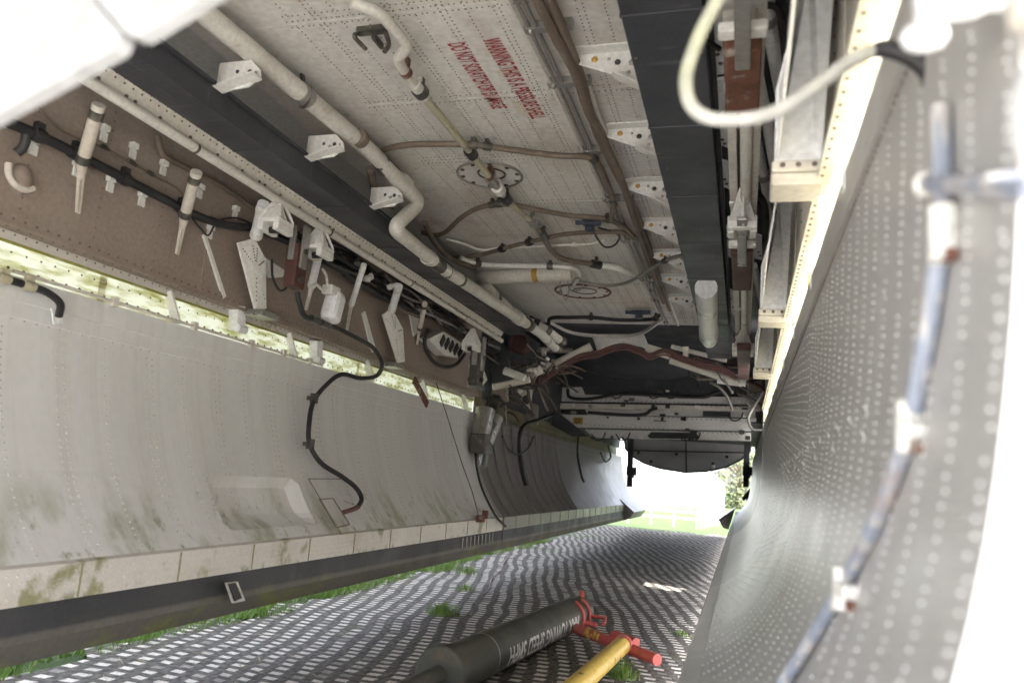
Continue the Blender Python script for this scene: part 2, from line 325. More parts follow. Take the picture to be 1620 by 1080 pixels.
# ------------------------------------------------------------------ dimensions of the bay (metres)
XL, XR = -2.18, .15            # top edges of the two doors
CX = -.965                     # bay centre line
ZC = 2.27                      # ceiling
ZW = 1.445                     # lower edge of the side walls
YE = 14.6                      # far end of the doors
DPROF = [(0, 1.30), (.008, 1.2), (.035, 1.05), (.075, .9), (.125, .76), (.185, .65), (.25, .555), (.30, .498), (.325, .470)]
RPROF = [(0, 1.33), (.002, 1.2), (.006, 1.05), (.014, .92), (.03, .80), (.055, .70), (.09, .61), (.14, .54), (.195, .495), (.24, .470)]
def prof_pts(side):
    p = catmull([Vector((s, 0, z)) for s, z in (DPROF if side < 0 else RPROF)], 3)
    return [(XL + q.x, q.z) for q in p] if side < 0 else [(XR - q.x, q.z) for q in p]
PL, PR = prof_pts(-1), prof_pts(1)
def hit(prof, px, py, k=1.0):
    r = ray(px, py); best = None
    for (x0, z0), (x1, z1) in zip(prof, prof[1:]):
        A = np.array([[r.x, -(x1 - x0)], [r.z, -(z1 - z0)]])
        if abs(np.linalg.det(A)) < 1e-9: continue
        t, s = np.linalg.solve(A, np.array([x0, z0 - H0]))
        if -.001 <= s <= 1.001 and t > 0 and (best is None or t < best): best = t
    if best is None: raise ValueError('no hit %s' % ((px, py),))
    return C0 + r * best * k
EXTL = [(XL, 1.47)] + PL + [(-1.845, .46), (-1.845, .38), (-1.84, .0)]
EXTR = [(XR + .02, 1.6)] + PR + [(-.155, .22), (-.16, .0)]
def dl(px, py, k=.985): return hit(EXTL, px, py, k)
def dr(px, py, k=.985): return hit(EXTR, px, py, k)
def prof_frames(prof):
    """arc-length table: positions and inward normals"""
    out = []; L = 0
    for i, (x, z) in enumerate(prof):
        if i: L += math.hypot(x - prof[i - 1][0], z - prof[i - 1][1])
        out.append((L, x, z))
    return out
def prof_at(tab, s, side):
    for (l0, x0, z0), (l1, x1, z1) in zip(tab, tab[1:]):
        if l0 <= s <= l1 + 1e-9:
            t = (s - l0) / (l1 - l0); tx, tz = (x1 - x0), (z1 - z0); q = math.hypot(tx, tz)
            n = Vector((-tz / q, 0, tx / q))
            if side < 0: n = Vector((-tz / q, 0, tx / q))
            if n.x * (-side) < 0: n = -n
            return x0 + (x1 - x0) * t, z0 + (z1 - z0) * t, n
    return tab[-1][1], tab[-1][2], Vector((-side, 0, 0))

# ================================================================== ground
random.seed(4)
g = MB(); g.add([(-400, -60, -.03), (400, -60, -.03), (400, 900, -.03), (-400, 900, -.03)], [(0, 1, 2, 3)])
tag(g.build('ground', M['grass']), 'grass field around the parked aircraft', 'ground', kind='structure')
g = MB()
nx, ny = 40, 120
for j in range(ny + 1):
    for i in range(nx + 1):
        x = -2.44 + 2.92 * i / nx; y = -.6 + 15.6 * j / ny
        e = 0
        if i == 0: x += random.uniform(-.1, .1)
        if j == ny: y += random.uniform(-.2, .2)
        g.v.append(Vector((x, y, 0.006 * math.sin(3 * x + y) + 0.004 * math.sin(5 * y))))
for j in range(ny):
    for i in range(nx):
        a = j * (nx + 1) + i; g.f.append([a, a + 1, a + nx + 2, a + nx + 1]); g.m.append(0); g.s.append(True)
tag(g.build('rubber_matting', M['mat']), 'dark rubber grid matting under the open bomb bay', 'matting', kind='structure')
g = MB(); g.prism([(.42, -.7, -.024), (.42, 12, -.024), (40, 60, -.024), (40, -20, -.024), (-30, -20, -.024), (-30, -.7, -.024)], (0, 0, .008))  # unseen front part added to bounce sunlight into the bay
tag(g.build('pavement', M['concrete']), 'sunlit pale concrete apron beside the right door, its unseen front added to bounce light', 'pavement', kind='structure')

def tuft(name, c, n, r, h, label):
    b = MB(); c = Vector(c)
    for _ in range(n):
        a = random.uniform(0, 6.283); q = r * random.random() ** .7
        p = c + Vector((math.cos(a) * q, math.sin(a) * q, -.004)); hh = h * random.uniform(.5, 1.1) * (1 - .4 * q / r)
        ln = Vector((math.cos(a), math.sin(a), 0)) * random.uniform(.1, .8) * hh + Vector((random.uniform(-.3, .3), random.uniform(-.3, .3), 0)) * hh
        wd = Vector((-math.sin(a), math.cos(a), 0)) * random.uniform(.0018, .0035)
        m1 = p + ln * .4 + Vector((0, 0, hh * .65)); tp = p + ln + Vector((0, 0, hh))
        b.add([p - wd, p + wd, m1 + wd * .7, m1 - wd * .7, tp], [(0, 1, 2, 3), (3, 2, 4)])
    return tag(b.build(name, M['blade'], loc=c), label, 'grass tuft', 'grass tufts growing through the matting')
for (px, py, n, r, h, lb) in [(700, 970, 200, .11, .085, 'largest green grass tuft in the matting, left of the olive tow bar'),
                              (740, 905, 90, .12, .08, 'small far grass tuft in the matting near the left door seam'),
                              (736, 933, 70, .10, .06, 'low grass tuft just nearer than the far one beyond the big tuft'),
                              (985, 1070, 120, .08, .09, 'grass tuft right beside the yellow tow bar tube'),
                              (1078, 1003, 50, .07, .04, 'flat grass tuft close to the lower edge of the right door'),
                              (870, 872, 40, .2, .05, 'distant grass tuft beside the far left door'),
                              (925, 849, 60, .4, .07, 'farthest green grass clump under the end of the left door')]:
    tuft('grass_tuft', onZ(px, py, 0), n, r, h, lb)
b = MB()
for _ in range(15000):
    y = random.uniform(.8, 10); x = -2.36 - abs(random.gauss(0, .16)) + .10 * max(0, math.sin(2.3 * y)) * max(0, math.sin(5.1 * y + 1))
    if math.sin(4.1 * y) + math.sin(7.3 * y) < -.9 and x > -2.5: continue
    h = random.uniform(.02, .07); a = random.uniform(0, 6.28); wd = Vector((math.cos(a), math.sin(a), 0)) * .0035; p = Vector((x, y, -.02)); tp = p + Vector((random.uniform(-.04, .04), random.uniform(-.04, .04), h))
    b.add([p - wd, p + wd, tp], [(0, 1, 2)])
tag(b.build('grass_verge', M['blade']), 'strip of bright grass along the outer edge of the matting', 'grass', kind='stuff')

b = MB()
for _ in range(420):
    p = Vector((random.uniform(-2.3, .1), random.uniform(1.5, 8), .009)); a = random.uniform(0, 6.28); l_ = random.uniform(.01, .05); d = Vector((math.cos(a), math.sin(a), random.uniform(-.05, .15))) * l_; q = Vector((-d.y, d.x, 0)).normalized() * random.uniform(.001, .004)
    b.add([p - d - q, p + d - q * .5, p + d + q * .5, p - d + q], [(0, 1, 2, 3)])
tag(b.build('straw_litter', M['straw'], loc=(0, 0, 0)), 'scattered dry straw and leaf litter on the matting', 'litter', kind='stuff')
# ================================================================== fuselage
fus = thing('bomb_bay', 'open aircraft bomb bay with riveted off white roof and dark slate roof beams', 'bomb bay', (CX, .2, 0))
random.seed(11)
# --- ceiling skin with rivets
c = MB(); c.span(-1.9, -.05, .2, 7.0, ZC, ZC + .03)
seams = [.9 + .58 * i for i in range(11)]
for k, ys in enumerate(seams):      # overlapping sheet edges
    c.span(-1.84, -.1, ys, ys + .004, ZC - .0025, ZC - .0005, 0)
    for rr in (-.022, .022) if k % 2 else (-.045, -.015, .018):
        x = -1.52
        while x < -.36:
            if random.random() > .04: c.dome((x + random.uniform(-.003, .003), ys + rr, ZC), (0, 0, -1), .0038, .002, 1, 5)
            x += .021
xr = -1.50
while xr < -.36:
    step = .0
    y = .6 + random.random() * .03
    while y < 6.9:
        if random.random() > .05: c.dome((xr + random.uniform(-.002, .002), y, ZC), (0, 0, -1), .0037, .002, 1 if random.random() < .85 else 2, 5)
        y += .020
    if random.random() < .4:
        y = .6
        while y < 6.9: c.dome((xr + .020, y, ZC), (0, 0, -1), .0035, .002, 1, 5); y += .021
    xr += .088
c.build('ceiling_skin', [M['ceil'], M['rivet_d'], M['rivet_g']], fus)
# --- dark beams
for x0, x1, y1 in ((-1.91, -1.75, 6.0), (-.318, -.12, 6.9)):
    b = MB(); b.span(x0, x1, .3, y1, 1.956, 2.05)
    b.span(x0 - .016, x0, .3, y1, 2.034, 2.046); b.span(x1, x1 + .016, .3, y1, 2.034, 2.046)
    y = 1.1
    while y < y1 - .3:
        b.span(x0 - .003, x1 + .003, y, y + .010, 1.953, 2.047)
        for s_ in (x0 + .012, x1 - .012): b.dome((s_, y + .2, 1.956), (0, 0, -1), .006, .004, 1)
        y += .62
    b.build('roof_beam', [M['beam'], M['rivet_d']], fus, bevel=.003)
# --- side walls with ledges
for sd_, nm in ((-1, 'left'), (1, 'right')):
    X = XL if sd_ < 0 else XR
    out = -.03 if sd_ < 0 else .004
    b = MB(); b.span(X, X + out, .1, 6.15, ZW, ZC + .075)
    b.span(X - sd_ * .022, X, .1, 6.15, ZW, ZW + .012); b.span(X - sd_ * .008, X, .1, 6.15, ZW + .012, ZW + .05)
    for y in [.3 + .29 * i for i in range(20)]:
        z = ZW + .07
        while z < ZC - .1:
            if random.random() > .06: b.dome((X, y, z), (-sd_, 0, 0), .004, .003, 1, 5)
            z += .036
    y = .3
    while y < 6.1:
        b.dome((X - sd_ * .008, y, ZW + .03), (-sd_, 0, 0), .005, .004, 1, 5); b.dome((X - sd_ * .014, y + .02, ZW), (0, 0, -1), .004, .003, 1, 5); y += .042
    for y in (1.3, 2.6, 3.9, 5.2): b.span(X - sd_ * .0035, X, y, y + .06, ZW + .05, ZC, 0)
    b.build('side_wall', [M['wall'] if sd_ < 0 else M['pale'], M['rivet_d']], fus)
# --- outer shell (what keeps the sky off the roof)
b = MB(); b.span(-2.36, .26, -.14, 15.2, ZC + .07, ZC + .16)
b.span(-2.40, -2.36, -.14, 15.2, 1.62, ZC + .16)
b.span(-2.36, .33, -.18, -.14, 1.32, ZC + .16)  # unseen front bulkhead, added to cut front light on the right door
b.build('outer_skin', M['skin'], fus)
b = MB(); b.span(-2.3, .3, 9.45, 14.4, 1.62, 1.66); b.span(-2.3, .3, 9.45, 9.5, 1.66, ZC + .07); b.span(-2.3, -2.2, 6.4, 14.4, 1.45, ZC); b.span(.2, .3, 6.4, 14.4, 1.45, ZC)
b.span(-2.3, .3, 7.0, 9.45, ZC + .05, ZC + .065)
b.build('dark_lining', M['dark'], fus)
# --- translucent seals along the hinge gaps
for sd_ in (-1, 1):
    X = XL - .05 if sd_ < 0 else XR + .008
    b = MB()
    b.span(X, X + .004, .2, 6.2, 1.25, 1.478)
    if sd_ < 0:
        b2 = MB(); b2.span(X + .005, X + .012, .2, 6.2, 1.418, 1.482); yy = .3
        while yy < 6.1: b2.dome((X + .012, yy, 1.44), (1, 0, 0), .004, .003, 1, 5); b2.dome((X + .012, yy + .02, 1.455), (1, 0, 0), .004, .003, 1, 5); yy += .04
        yy = .3
        while yy < 6.1: b2.dome((X + .0045, yy, 1.385), (1, 0, 0), .0042, .003, 1, 5); b2.dome((X + .0045, yy + .11, 1.335), (1, 0, 0), .006, .004, 1, 5); yy += .055
        b2.build('seal_flange', [M['flange'], M['rivet_d']], fus)
        b2 = MB(); b2.span(X + .005, X + .014, .2, 6.2, 1.409, 1.417); b2.build('algae_bead', M['algae'], fus)
    b.span(X - .002, X + .006, 2.14, 2.17, 1.25, 1.478); b.span(X - .002, X + .006, 4.1, 4.13, 1.25, 1.478)
    o = b.build('hinge_seal', M['seal'], fus)
    b = MB(); b.span(X - .006, X + .010, .2, 6.2, 1.470, 1.480); b.span(X + (.006 if sd_ < 0 else -.012), X + (.012 if sd_ < 0 else -.006), .2, 6.2, 1.30, 1.312)
    b.build('seal_strip', M['seal'], fus)
    if sd_ < 0:
        b = MB(); b.span(X, X + .01, 6.22, 14.2, 1.24, 1.52); b.span(X + .011, X + .02, 6.22, 14.2, 1.36, 1.375); b.build('hinge_fairing', M['fairing'], fus)
    for i in range(7):
        b = MB(); y = .75 + .86 * i
        Xi = XL if sd_ < 0 else XR - .004
        b.bar((X - sd_ * .014, y, 1.43), (Xi - sd_ * .002, y + .03, 1.305 if sd_ < 0 else 1.34), .035 if sd_ < 0 else .02, .012 if sd_ < 0 else .006, 0, (0, 1, 0))
        b.build('hinge_link', M['white'], fus)
# --- left and right rail (tube and riveted angle beside each beam)
for sd_ in (-1, 1):
    def mx(x): return x if sd_ < 0 else 2 * CX - x
    b = MB(); yr1 = 5.9
    pl = [(mx(-1.90), 0, 1.966), (mx(-1.935), 0, 1.895), (mx(-1.94), 0, 1.90), (mx(-1.905), 0, 1.971)]
    b.prism([(x, .4, z) for x, _, z in pl], (0, yr1 - .4, 0))
    b.prism([(mx(-1.937), .4, 1.896), (mx(-1.957), .4, 1.896), (mx(-1.957), .4, 1.901), (mx(-1.937), .4, 1.901)], (0, yr1 - .4, 0))
    nrm = Vector((-sd_ * .9, 0, -.44))
    y = .5
    while y < yr1:
        for t in (.12, .3): b.dome((mx(-1.90 - .035 * t), y + t * .03, 1.966 - .071 * t), nrm, .0045, .003, 1, 5)
        if int(y * 100) % 3 == 0: b.dome((mx(-1.90 - .035 * .72), y, 1.966 - .071 * .72), nrm, .009, .005, 1, 6)
        y += .038
    b.build('rail_angle', [M['pale'], M['rivet_d']], fus)
    b = MB(); b.tube([(mx(-1.915), .4, 1.885), (mx(-1.915), yr1, 1.885)], .019, 12)
    for y in (1.2, 2.15, 3.1, 4.05, 5.0): b.tube([(mx(-1.915), y, 1.885), (mx(-1.915), y + .012, 1.885)], .0205, 12, 1)
    b.build('rail_tube', [M['duct'], M['clamp']], fus)
# --- curved frame at the end of the ceiling, with padded centre and pipes
b = MB(); pts = [onZ(px, py, ZC - .03) for px, py in ((862, 508), (905, 528), (960, 533), (1010, 530), (1050, 505))]
pp = catmull(pts, 6); b.prism([p for p in pp] + [p + Vector((0, .05, 0)) for p in reversed(pp)], (0, 0, .028))
b.build('ceiling_end_frame', M['ceil'], fus)
b = MB()
arch = [(935, 528), (1018, 528), (1030, 556), (1015, 548), (985, 541), (955, 548), (945, 557)]
b.prism([onY(px, py, 7.6) for px, py in arch], (0, .06, 0)); b.build('padded_saddle', M['white'], fus, bevel=.012)
# --- cross beams at the far end
def crossbeam(pxs, Y, th, mt, name, rivrows=0):
    b = MB(); p = [onY(px, py, Y) for px, py in pxs]; b.prism(p, (0, th, 0))
    x0 = min(q.x for q in p); x1 = max(q.x for q in p); zm = sum(q.z for q in p) / len(p); zr = max(q.z for q in p) - min(q.z for q in p)
    for k in range(rivrows):
        x = x0 + .05; z = zm + zr * (.32 if k == 0 else -.32)
        while x < x1 - .05: b.dome((x, Y, z), (0, -1, 0), .008, .006, 1, 5); x += .055
    return b.build(name, [mt, M['rivet_d']], fus, bevel=.004)
crossbeam([(852, 613), (920, 612), (925, 624), (1185, 628), (1200, 621), (1200, 640), (860, 634)], 9.40, .05, M['bulk'], 'cross_beam', 2)
crossbeam([(868, 637), (1203, 643), (1203, 650), (880, 646)], 9.35, .06, M['pale'], 'cross_beam', 1)
crossbeam([(880, 655), (1188, 662), (1188, 681), (906, 675)], 9.30, .06, M['bulk'], 'cross_beam', 2)
crossbeam([(925, 679), (1188, 684), (1188, 697), (938, 692)], 9.42, .04, M['bulk'], 'cross_beam', 1)
crossbeam([(925, 646), (1195, 650), (1195, 660), (930, 656)], 9.43, .02, M['bulk'], 'cross_beam')
crossbeam([(1030, 683), (1100, 684), (1106, 690), (1102, 694), (1028, 693), (1024, 689)], 9.40, .02, M['dark'], 'recess_panel')
crossbeam([(1112, 650), (1156, 651), (1156, 659), (1112, 658)], 9.41, .02, M['dark'], 'recess_panel')
b = MB(); b.prism([onY(px, py, 9.285) for px, py in ((907, 660), (922, 660), (922, 670), (907, 670))], (0, .012, 0)); b.build('amber_label', M['sticker'], fus)
b = MB(); b.tube(catmull([onY(px, py, 9.27) for px, py in ((910, 665), (914, 662), (918, 665), (914, 668), (910, 665))], 4), .004, 5); b.build('label_mark', M['black'], fus)
b = MB()
for px, py in ((1054, 664), (1078, 664.5)):
    pass
b.bar(onY(1034, 665, 9.285), onY(1054, 666, 9.285), .004, .012); b.build('stencil_mark', M['dark'], fus)
# --- domed tail panel that closes the far end
low = [(988, 708), (1000, 722), (1020, 733), (1045, 741), (1085, 747), (1120, 745), (1150, 738), (1172, 727), (1188, 712)]
b = MB(); b.prism([onY(985, 684, 13.9), onY(1192, 690, 13.9)] + [onY(px, py, 13.9) for px, py in reversed(low)], (0, .08, 0))
b.tube([onY(1085, 690, 13.89), onY(1086, 747, 13.89)], .012, 6, 1); b.bar(onY(990, 712, 13.88), onY(1187, 716, 13.88), .02, .02, 1)
b.tube([onY(px, py, 13.89) for px, py in low], .014, 6, 1)
for px, py in ((1010, 716), (1070, 718), (1128, 733), (1030, 730), (1150, 722)): b.dome(onY(px, py, 13.9), (0, -1, 0), .03, .02, 1)
b.dome(onY(1128, 738, 13.9), (0, -1, 0), .045, .03, 2)
b.build('tail_panel', [M['tailpanel'], M['dark'], M['white']], fus)

# ================================================================== doors
SKIRT = {}
def door(side, y0, y1, mt, label, ny, rivs, nm='bay_door', hole=None):
    prof = list(PL if side < 0 else PR)
    if hole:
        t0 = prof_frames(prof); add = [prof_at(t0, q, side)[:2] for q in hole[2:]]
        prof = sorted(prof + add, key=lambda q: -q[1])
    root = thing(nm, label, 'bay door', ((XL + .1) if side < 0 else XR - .1, (y0 + y1) / 2, 0))
    th = .055
    tab = prof_frames(prof); Ltot = tab[-1][0]
    b = MB(); n = len(prof)
    ins = [Vector((x, 0, z)) for x, z in prof]
    outs = []
    for l, x, z in tab:
        _, _, nn = prof_at(tab, l, side); outs.append(Vector((x, 0, z)) - nn * th)
    ys = [y0 + (y1 - y0) * j / ny for j in range(ny + 1)]
    if hole: ys = sorted(ys + list(hole[:2]))
    def keep(j, i, fl):
        if not hole or fl: return True
        ym = (ys[j] + ys[j + 1]) / 2; sm = (tab[i][0] + tab[i + 1][0]) / 2
        return not (hole[0] < ym < hole[1] and hole[2] < sm < hole[3])
    for arr, fl in ((ins, 0), (outs, 1)):
        vs = [p + Vector((0, y, 0)) for y in ys for p in arr]
        b.add(vs, [(j * n + i, j * n + i + 1, (j + 1) * n + i + 1, (j + 1) * n + i) for j in range(len(ys) - 1) for i in range(n - 1) if keep(j, i, fl)], 0, True)
    for y in (y0, y1):
        b.add([p + Vector((0, y, 0)) for p in ins] + [p + Vector((0, y, 0)) for p in outs], [(i, i + 1, n + i + 1, n + i) for i in range(n - 1)], 0)
    b.add([ins[0] + Vector((0, y0, 0)), ins[0] + Vector((0, y1, 0)), outs[0] + Vector((0, y1, 0)), outs[0] + Vector((0, y0, 0))], [(0, 1, 2, 3)], 0)
    rivs(b, tab, Ltot)
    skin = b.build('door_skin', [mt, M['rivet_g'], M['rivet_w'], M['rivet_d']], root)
    # flange and skirt
    xf, zf = prof[-1]; s = -side; sl = 0 if side < 0 else .26      # the right skirt leans inwards
    def lean(pts): return [(x + s * sl * (zf - z), y, z) for x, y, z in pts]
    b = MB(); b.prism(lean([(xf - s * .02, y0, zf + .012), (xf + s * .012, y0, zf), (xf + s * .014, y0, zf - .1), (xf - s * .03, y0, zf - .1)]), (0, y1 - y0, 0))
    y = y0 + .03
    k = 0
    while y < min(y1, 9):
        for dz in (-.02, -.04, -.06, -.08):
            b.dome((xf + s * (.012 + -dz * (.02 + sl)), y + (.012 if dz in (-.04, -.08) else 0), zf + dz), (s, 0, .02), .0042, .003, 0, 5)
        y += .032 if y < 6 else .07
    yy = y0 + .35
    while yy < y1:
        if side < 0: b.span(xf + s * .0125, xf + s * .0165, yy, yy + .005, zf - .098, zf - .002, 2)
        yy += .42
    fl = b.build('door_flange', [M['flange'] if side < 0 and y0 < 5 else mt, M['rivet_g'], M['mossy']], root)
    b = MB(); b.prism(lean([(xf - s * .03, y0, zf - .10), (xf + s * .008, y0, zf - .102), (xf + s * .012, y0, zf - .2), (xf - s * .002, y0, zf - .258), (xf - s * .03, y0, zf - .258)]), (0, y1 - y0, 0))
    sk_ = b.build('rubber_skirt', M['skirt'], root); root['_'] = 0; del root['_']
    SKIRT[root.name] = sk_
    return root, skin

random.seed(21)
def riv_left(b, tab, L):
    y = .75; k = 0
    while y < 6.0:
        for dy in (0, .03) if k % 2 == 0 else (0,):
            s = .16
            while s < L - .02:
                if random.random() > .05 and not (HOLE[0] < y + dy < HOLE[1] and HOLE[2] < s < HOLE[3]):
                    x, z, n = prof_at(tab, s, -1); b.dome((x, y + dy, z), n, .0045, .0036, 1, 6)
                s += .024
        y += .20; k += 1
    for s, st in ((.02, .03), (.05, .03), (.085, .045), (.13, .045), (.62, .035)):
        y = .7
        while y < (6.0 if s < .5 else 2.2):
            x, z, n = prof_at(tab, s, -1); b.dome((x, y, z), n, .004, .003, 3 if s < .1 else 1, 5); y += st
    # stepped doubler along the top edge
    for s0, s1, h in ((.0, .075, .018), (.075, .125, .009)):
        p = [prof_at(tab, q, -1) for q in (s0, s1)]
        a, c2 = p; b.prism([(a[0], .62, a[1]), (c2[0], .62, c2[1]), (c2[0] + c2[2].x * h, .62, c2[1] + c2[2].z * h), (a[0] + a[2].x * h, .62, a[1] + a[2].z * h)], (0, 5.44, 0), 0)
HOLE = (2.62, 3.28, .60, .845)
door_l, skin_l = door(-1, -.15, 6.08, M['door'], 'near left bomb bay door, pale weathered grey with moss along its bottom and a black skirt', 30, riv_left, hole=HOLE)  # near end carried forward out of view to block low front light
def riv_far(b, tab, L):
    y = 6.3
    while y < YE - .2:
        pts = [];
        for q in range(9):
            x, z, n = prof_at(tab, L * q / 8, -1); pts.append(Vector((x, y, z)) + n * .004)
        if int(y * 10) % 3 == 0: b.tube(pts, .014, 6, 0)
        y += .31
    for s in (.04, .1):
        y = 6.2
        while y < YE - .1: x, z, n = prof_at(tab, s, -1); b.dome((x, y, z), n, .007, .005, 1, 5); y += .09
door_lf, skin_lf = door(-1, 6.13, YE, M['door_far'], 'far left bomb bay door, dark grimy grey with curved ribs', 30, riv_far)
NEAR_Y = .46
def riv_right(b, tab, L):
    y = NEAR_Y + .02; k = 0
    while y < 6.3:
        st = .0104 if y < 1.9 else (.0208 if y < 3.2 else .0416); s = .10 + (st / 2 if k % 2 else 0)
        while s < L - .01:
            if random.random() > .04:
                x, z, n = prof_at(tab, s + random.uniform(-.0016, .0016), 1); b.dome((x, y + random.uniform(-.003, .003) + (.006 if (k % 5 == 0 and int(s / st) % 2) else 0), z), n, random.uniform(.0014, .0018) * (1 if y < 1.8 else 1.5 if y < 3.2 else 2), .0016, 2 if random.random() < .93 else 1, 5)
            s += st
        y += .082 if y < 2 else .10 if y < 3.2 else .17; k += 1
    for s0 in (.41, .44):                                     # short stitched pairs running fore and aft
        y = NEAR_Y + .5
        while y < 3:
            for d in range(5):
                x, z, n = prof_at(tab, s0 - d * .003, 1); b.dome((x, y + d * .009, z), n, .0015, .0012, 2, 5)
            y += .14 if s0 == .41 else .31
    for s, m_, st in ((.008, 1, .012), (.018, 1, .012), (.03, 1, .012), (.078, 3, .016), (.082, 3, .021)):
        y = NEAR_Y + .02
        while y < 6.2: x, z, n = prof_at(tab, s, 1); b.dome((x, y, z), n, .0018 if m_ == 1 else random.uniform(.002, .004), .0015, m_, 5); y += st * (1 if y < 3 else 2)
    p = [prof_at(tab, q, 1) for q in (0, .075)]
    a, c2 = p; h = .007; Y_ = NEAR_Y + .005; b.prism([(a[0], Y_, a[1]), (c2[0], Y_, c2[1]), (c2[0] + c2[2].x * h, Y_, c2[1] + c2[2].z * h), (a[0] + a[2].x * h, Y_, a[1] + a[2].z * h)], (0, 5.7, 0), 0)
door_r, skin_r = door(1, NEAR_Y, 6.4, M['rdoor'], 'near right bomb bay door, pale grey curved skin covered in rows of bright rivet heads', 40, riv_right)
def riv_rf(b, tab, L): pass
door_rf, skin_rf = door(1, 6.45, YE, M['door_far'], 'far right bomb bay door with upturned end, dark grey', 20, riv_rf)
# kicked-in tips at the far ends
for side, root in ((-1, door_lf), (1, door_rf)):
    s = -side; X0 = (XL if side < 0 else XR)
    b = MB()
    P = [(X0 + s * .25, YE, .56), (X0 + s * .40, YE, .44), (X0 + s * .50, YE, .36), (X0 + s * .42, YE, .24), (X0 + s * .34, YE, .22), (X0 + s * .28, YE, .45)]
    b.prism(P, (0, -1.7, 0)); b.build('door_tip', M['door_far'], root, bevel=.01)
b = MB(); b.bar(onY(1175, 790, 14.2), onY(1188, 774, 14.2), .1, .06); b.box(onY(1184, 786, 14.1), (.08, .1, .1)); b.build('latch_block', M['dark'], door_rf)
b = MB(); q = [onY(px, py, 12.6) for px, py in ((1199, 716), (1214, 722), (1214, 778), (1198, 776))]; b.prism(q, (0, .03, 0)); b.build('warning_board', M['redbrown'], door_rf)
b = MB(); q = [onY(px, py, 12.57) for px, py in ((1199, 740), (1213, 752), (1213, 763), (1199, 752))]; b.prism(q, (0, .02, 0)); b.build('white_label', M['whitec'], door_rf)
# near left door details: recessed tray, small hatch, hinge straps
TAB = prof_frames(PL)
def tr_pt(y, sarc, dep):
    x, z, n_ = prof_at(TAB, sarc, -1); return Vector((x, y, z)) - n_ * dep
b = MB(); hy0, hy1, hs0, hs1 = HOLE
for k in range(8):
    sa, sb = hs0 + (hs1 - hs0) * k / 8, hs0 + (hs1 - hs0) * (k + 1) / 8
    def dp(t): return .048 * min(1, t / .12) if t < .6 else .048 * (1 - t) / .4
    ta, tb = k / 8, (k + 1) / 8
    ya, yb = hy0 + .05, hy1 - .05
    A0, A1 = tr_pt(hy0, sa, 0), tr_pt(hy0, sb, 0); B0, B1 = tr_pt(ya, sa, dp(ta)), tr_pt(ya, sb, dp(tb)); C0_, C1_ = tr_pt(yb, sa, dp(ta)), tr_pt(yb, sb, dp(tb)); D0, D1 = tr_pt(hy1, sa, 0), tr_pt(hy1, sb, 0)
    b.add([A0, A1, B0, B1, C0_, C1_, D0, D1], [(0, 1, 3, 2), (2, 3, 5, 4), (4, 5, 7, 6)], 0)
for yy in (hy0 - .012, hy1 + .012, hy0 + .2):
    sa = hs0
    while sa < hs1: 
        b.dome(tr_pt(yy, sa, -.001 if yy < hy0 or yy > hy1 else .046), (1, 0, .2), .0045, .003, 1, 5); sa += .026
tray = b.build('recess_tray', [M['door'], M['rivet_g']], door_l)
b = MB()
q = [dl(505, 789), dl(527, 788), dl(553, 829), dl(532, 834)]
for a, c2 in zip(q, q[1:] + q[:1]): b.bar(a, c2, .005, .005)
q = [dl(488, 757), dl(545, 757)]; b.bar(q[0], q[1], .004, .004); b.bar(dl(488, 757), dl(540, 845), .004, .004)
hatch = b.build('access_hatch', M['rivet_d'], door_l)
b = MB(); b.bar(dl(545, 792, .98), dl(566, 800, .98), .004, .004); b.build('hatch_latch', M['steel'], hatch)
b = MB(); p = catmull([dl(0, 400, .99), dl(60, 440, .985), dl(125, 455, .985), dl(240, 487, .985), dl(345, 522, .985), dl(418, 547, .985), dl(480, 562, .985), dl(505, 575, .985)], 4) if False else [dl(20, 428, .985), dl(510, 578, .985)]
b.tube(p, .006, 8)
for t in (.22, .45, .66, .8, .93):
    c_ = p[0].lerp(p[1], t); b.box(c_, (.02, .022, .035))
b.build('edge_conduit', M['pale'], door_l)
b = MB(); b.bar(dl(88, 487), dl(92, 512), .035, .006, 0, (1, 0, 0)); b.build('cable_bracket', M['whitec'], door_l)
b = MB(); b.prism([dl(355, 921), dl(372, 919), dl(384, 949), dl(366, 953)], (.012, 0, 0)); spatch = b.build('skirt_patch', M['flange'], door_l)
b = MB(); b.prism([dl(361, 923, .975), dl(371, 921, .975), dl(381, 945, .975), dl(370, 950, .975)], (.006, 0, 0)); b.build('patch_plate', M['black'], spatch)
for i in range(9):
    y = 5.15 + .085 * i; xf = PL[-1][0]
    b = MB(); b.bar((xf + .018, y, .36), (xf + .0155, y + .006, .29), .012, .004, 0, (1, 0, 0)); b.build('skirt_tab', M['steel'], SKIRT[door_l.name])
# bead of curved moulding at the seam between the two left doors
b = MB()
tabL = prof_frames(PL)
pts = []
for i in range(15):
    x, z, n = prof_at(tabL, tabL[-1][0] * i / 14, -1); pts.append(Vector((x, 6.06, z)) + n * .008)
b.tube(pts, .012, 8); b.build('seam_moulding', M['steel'], door_l)

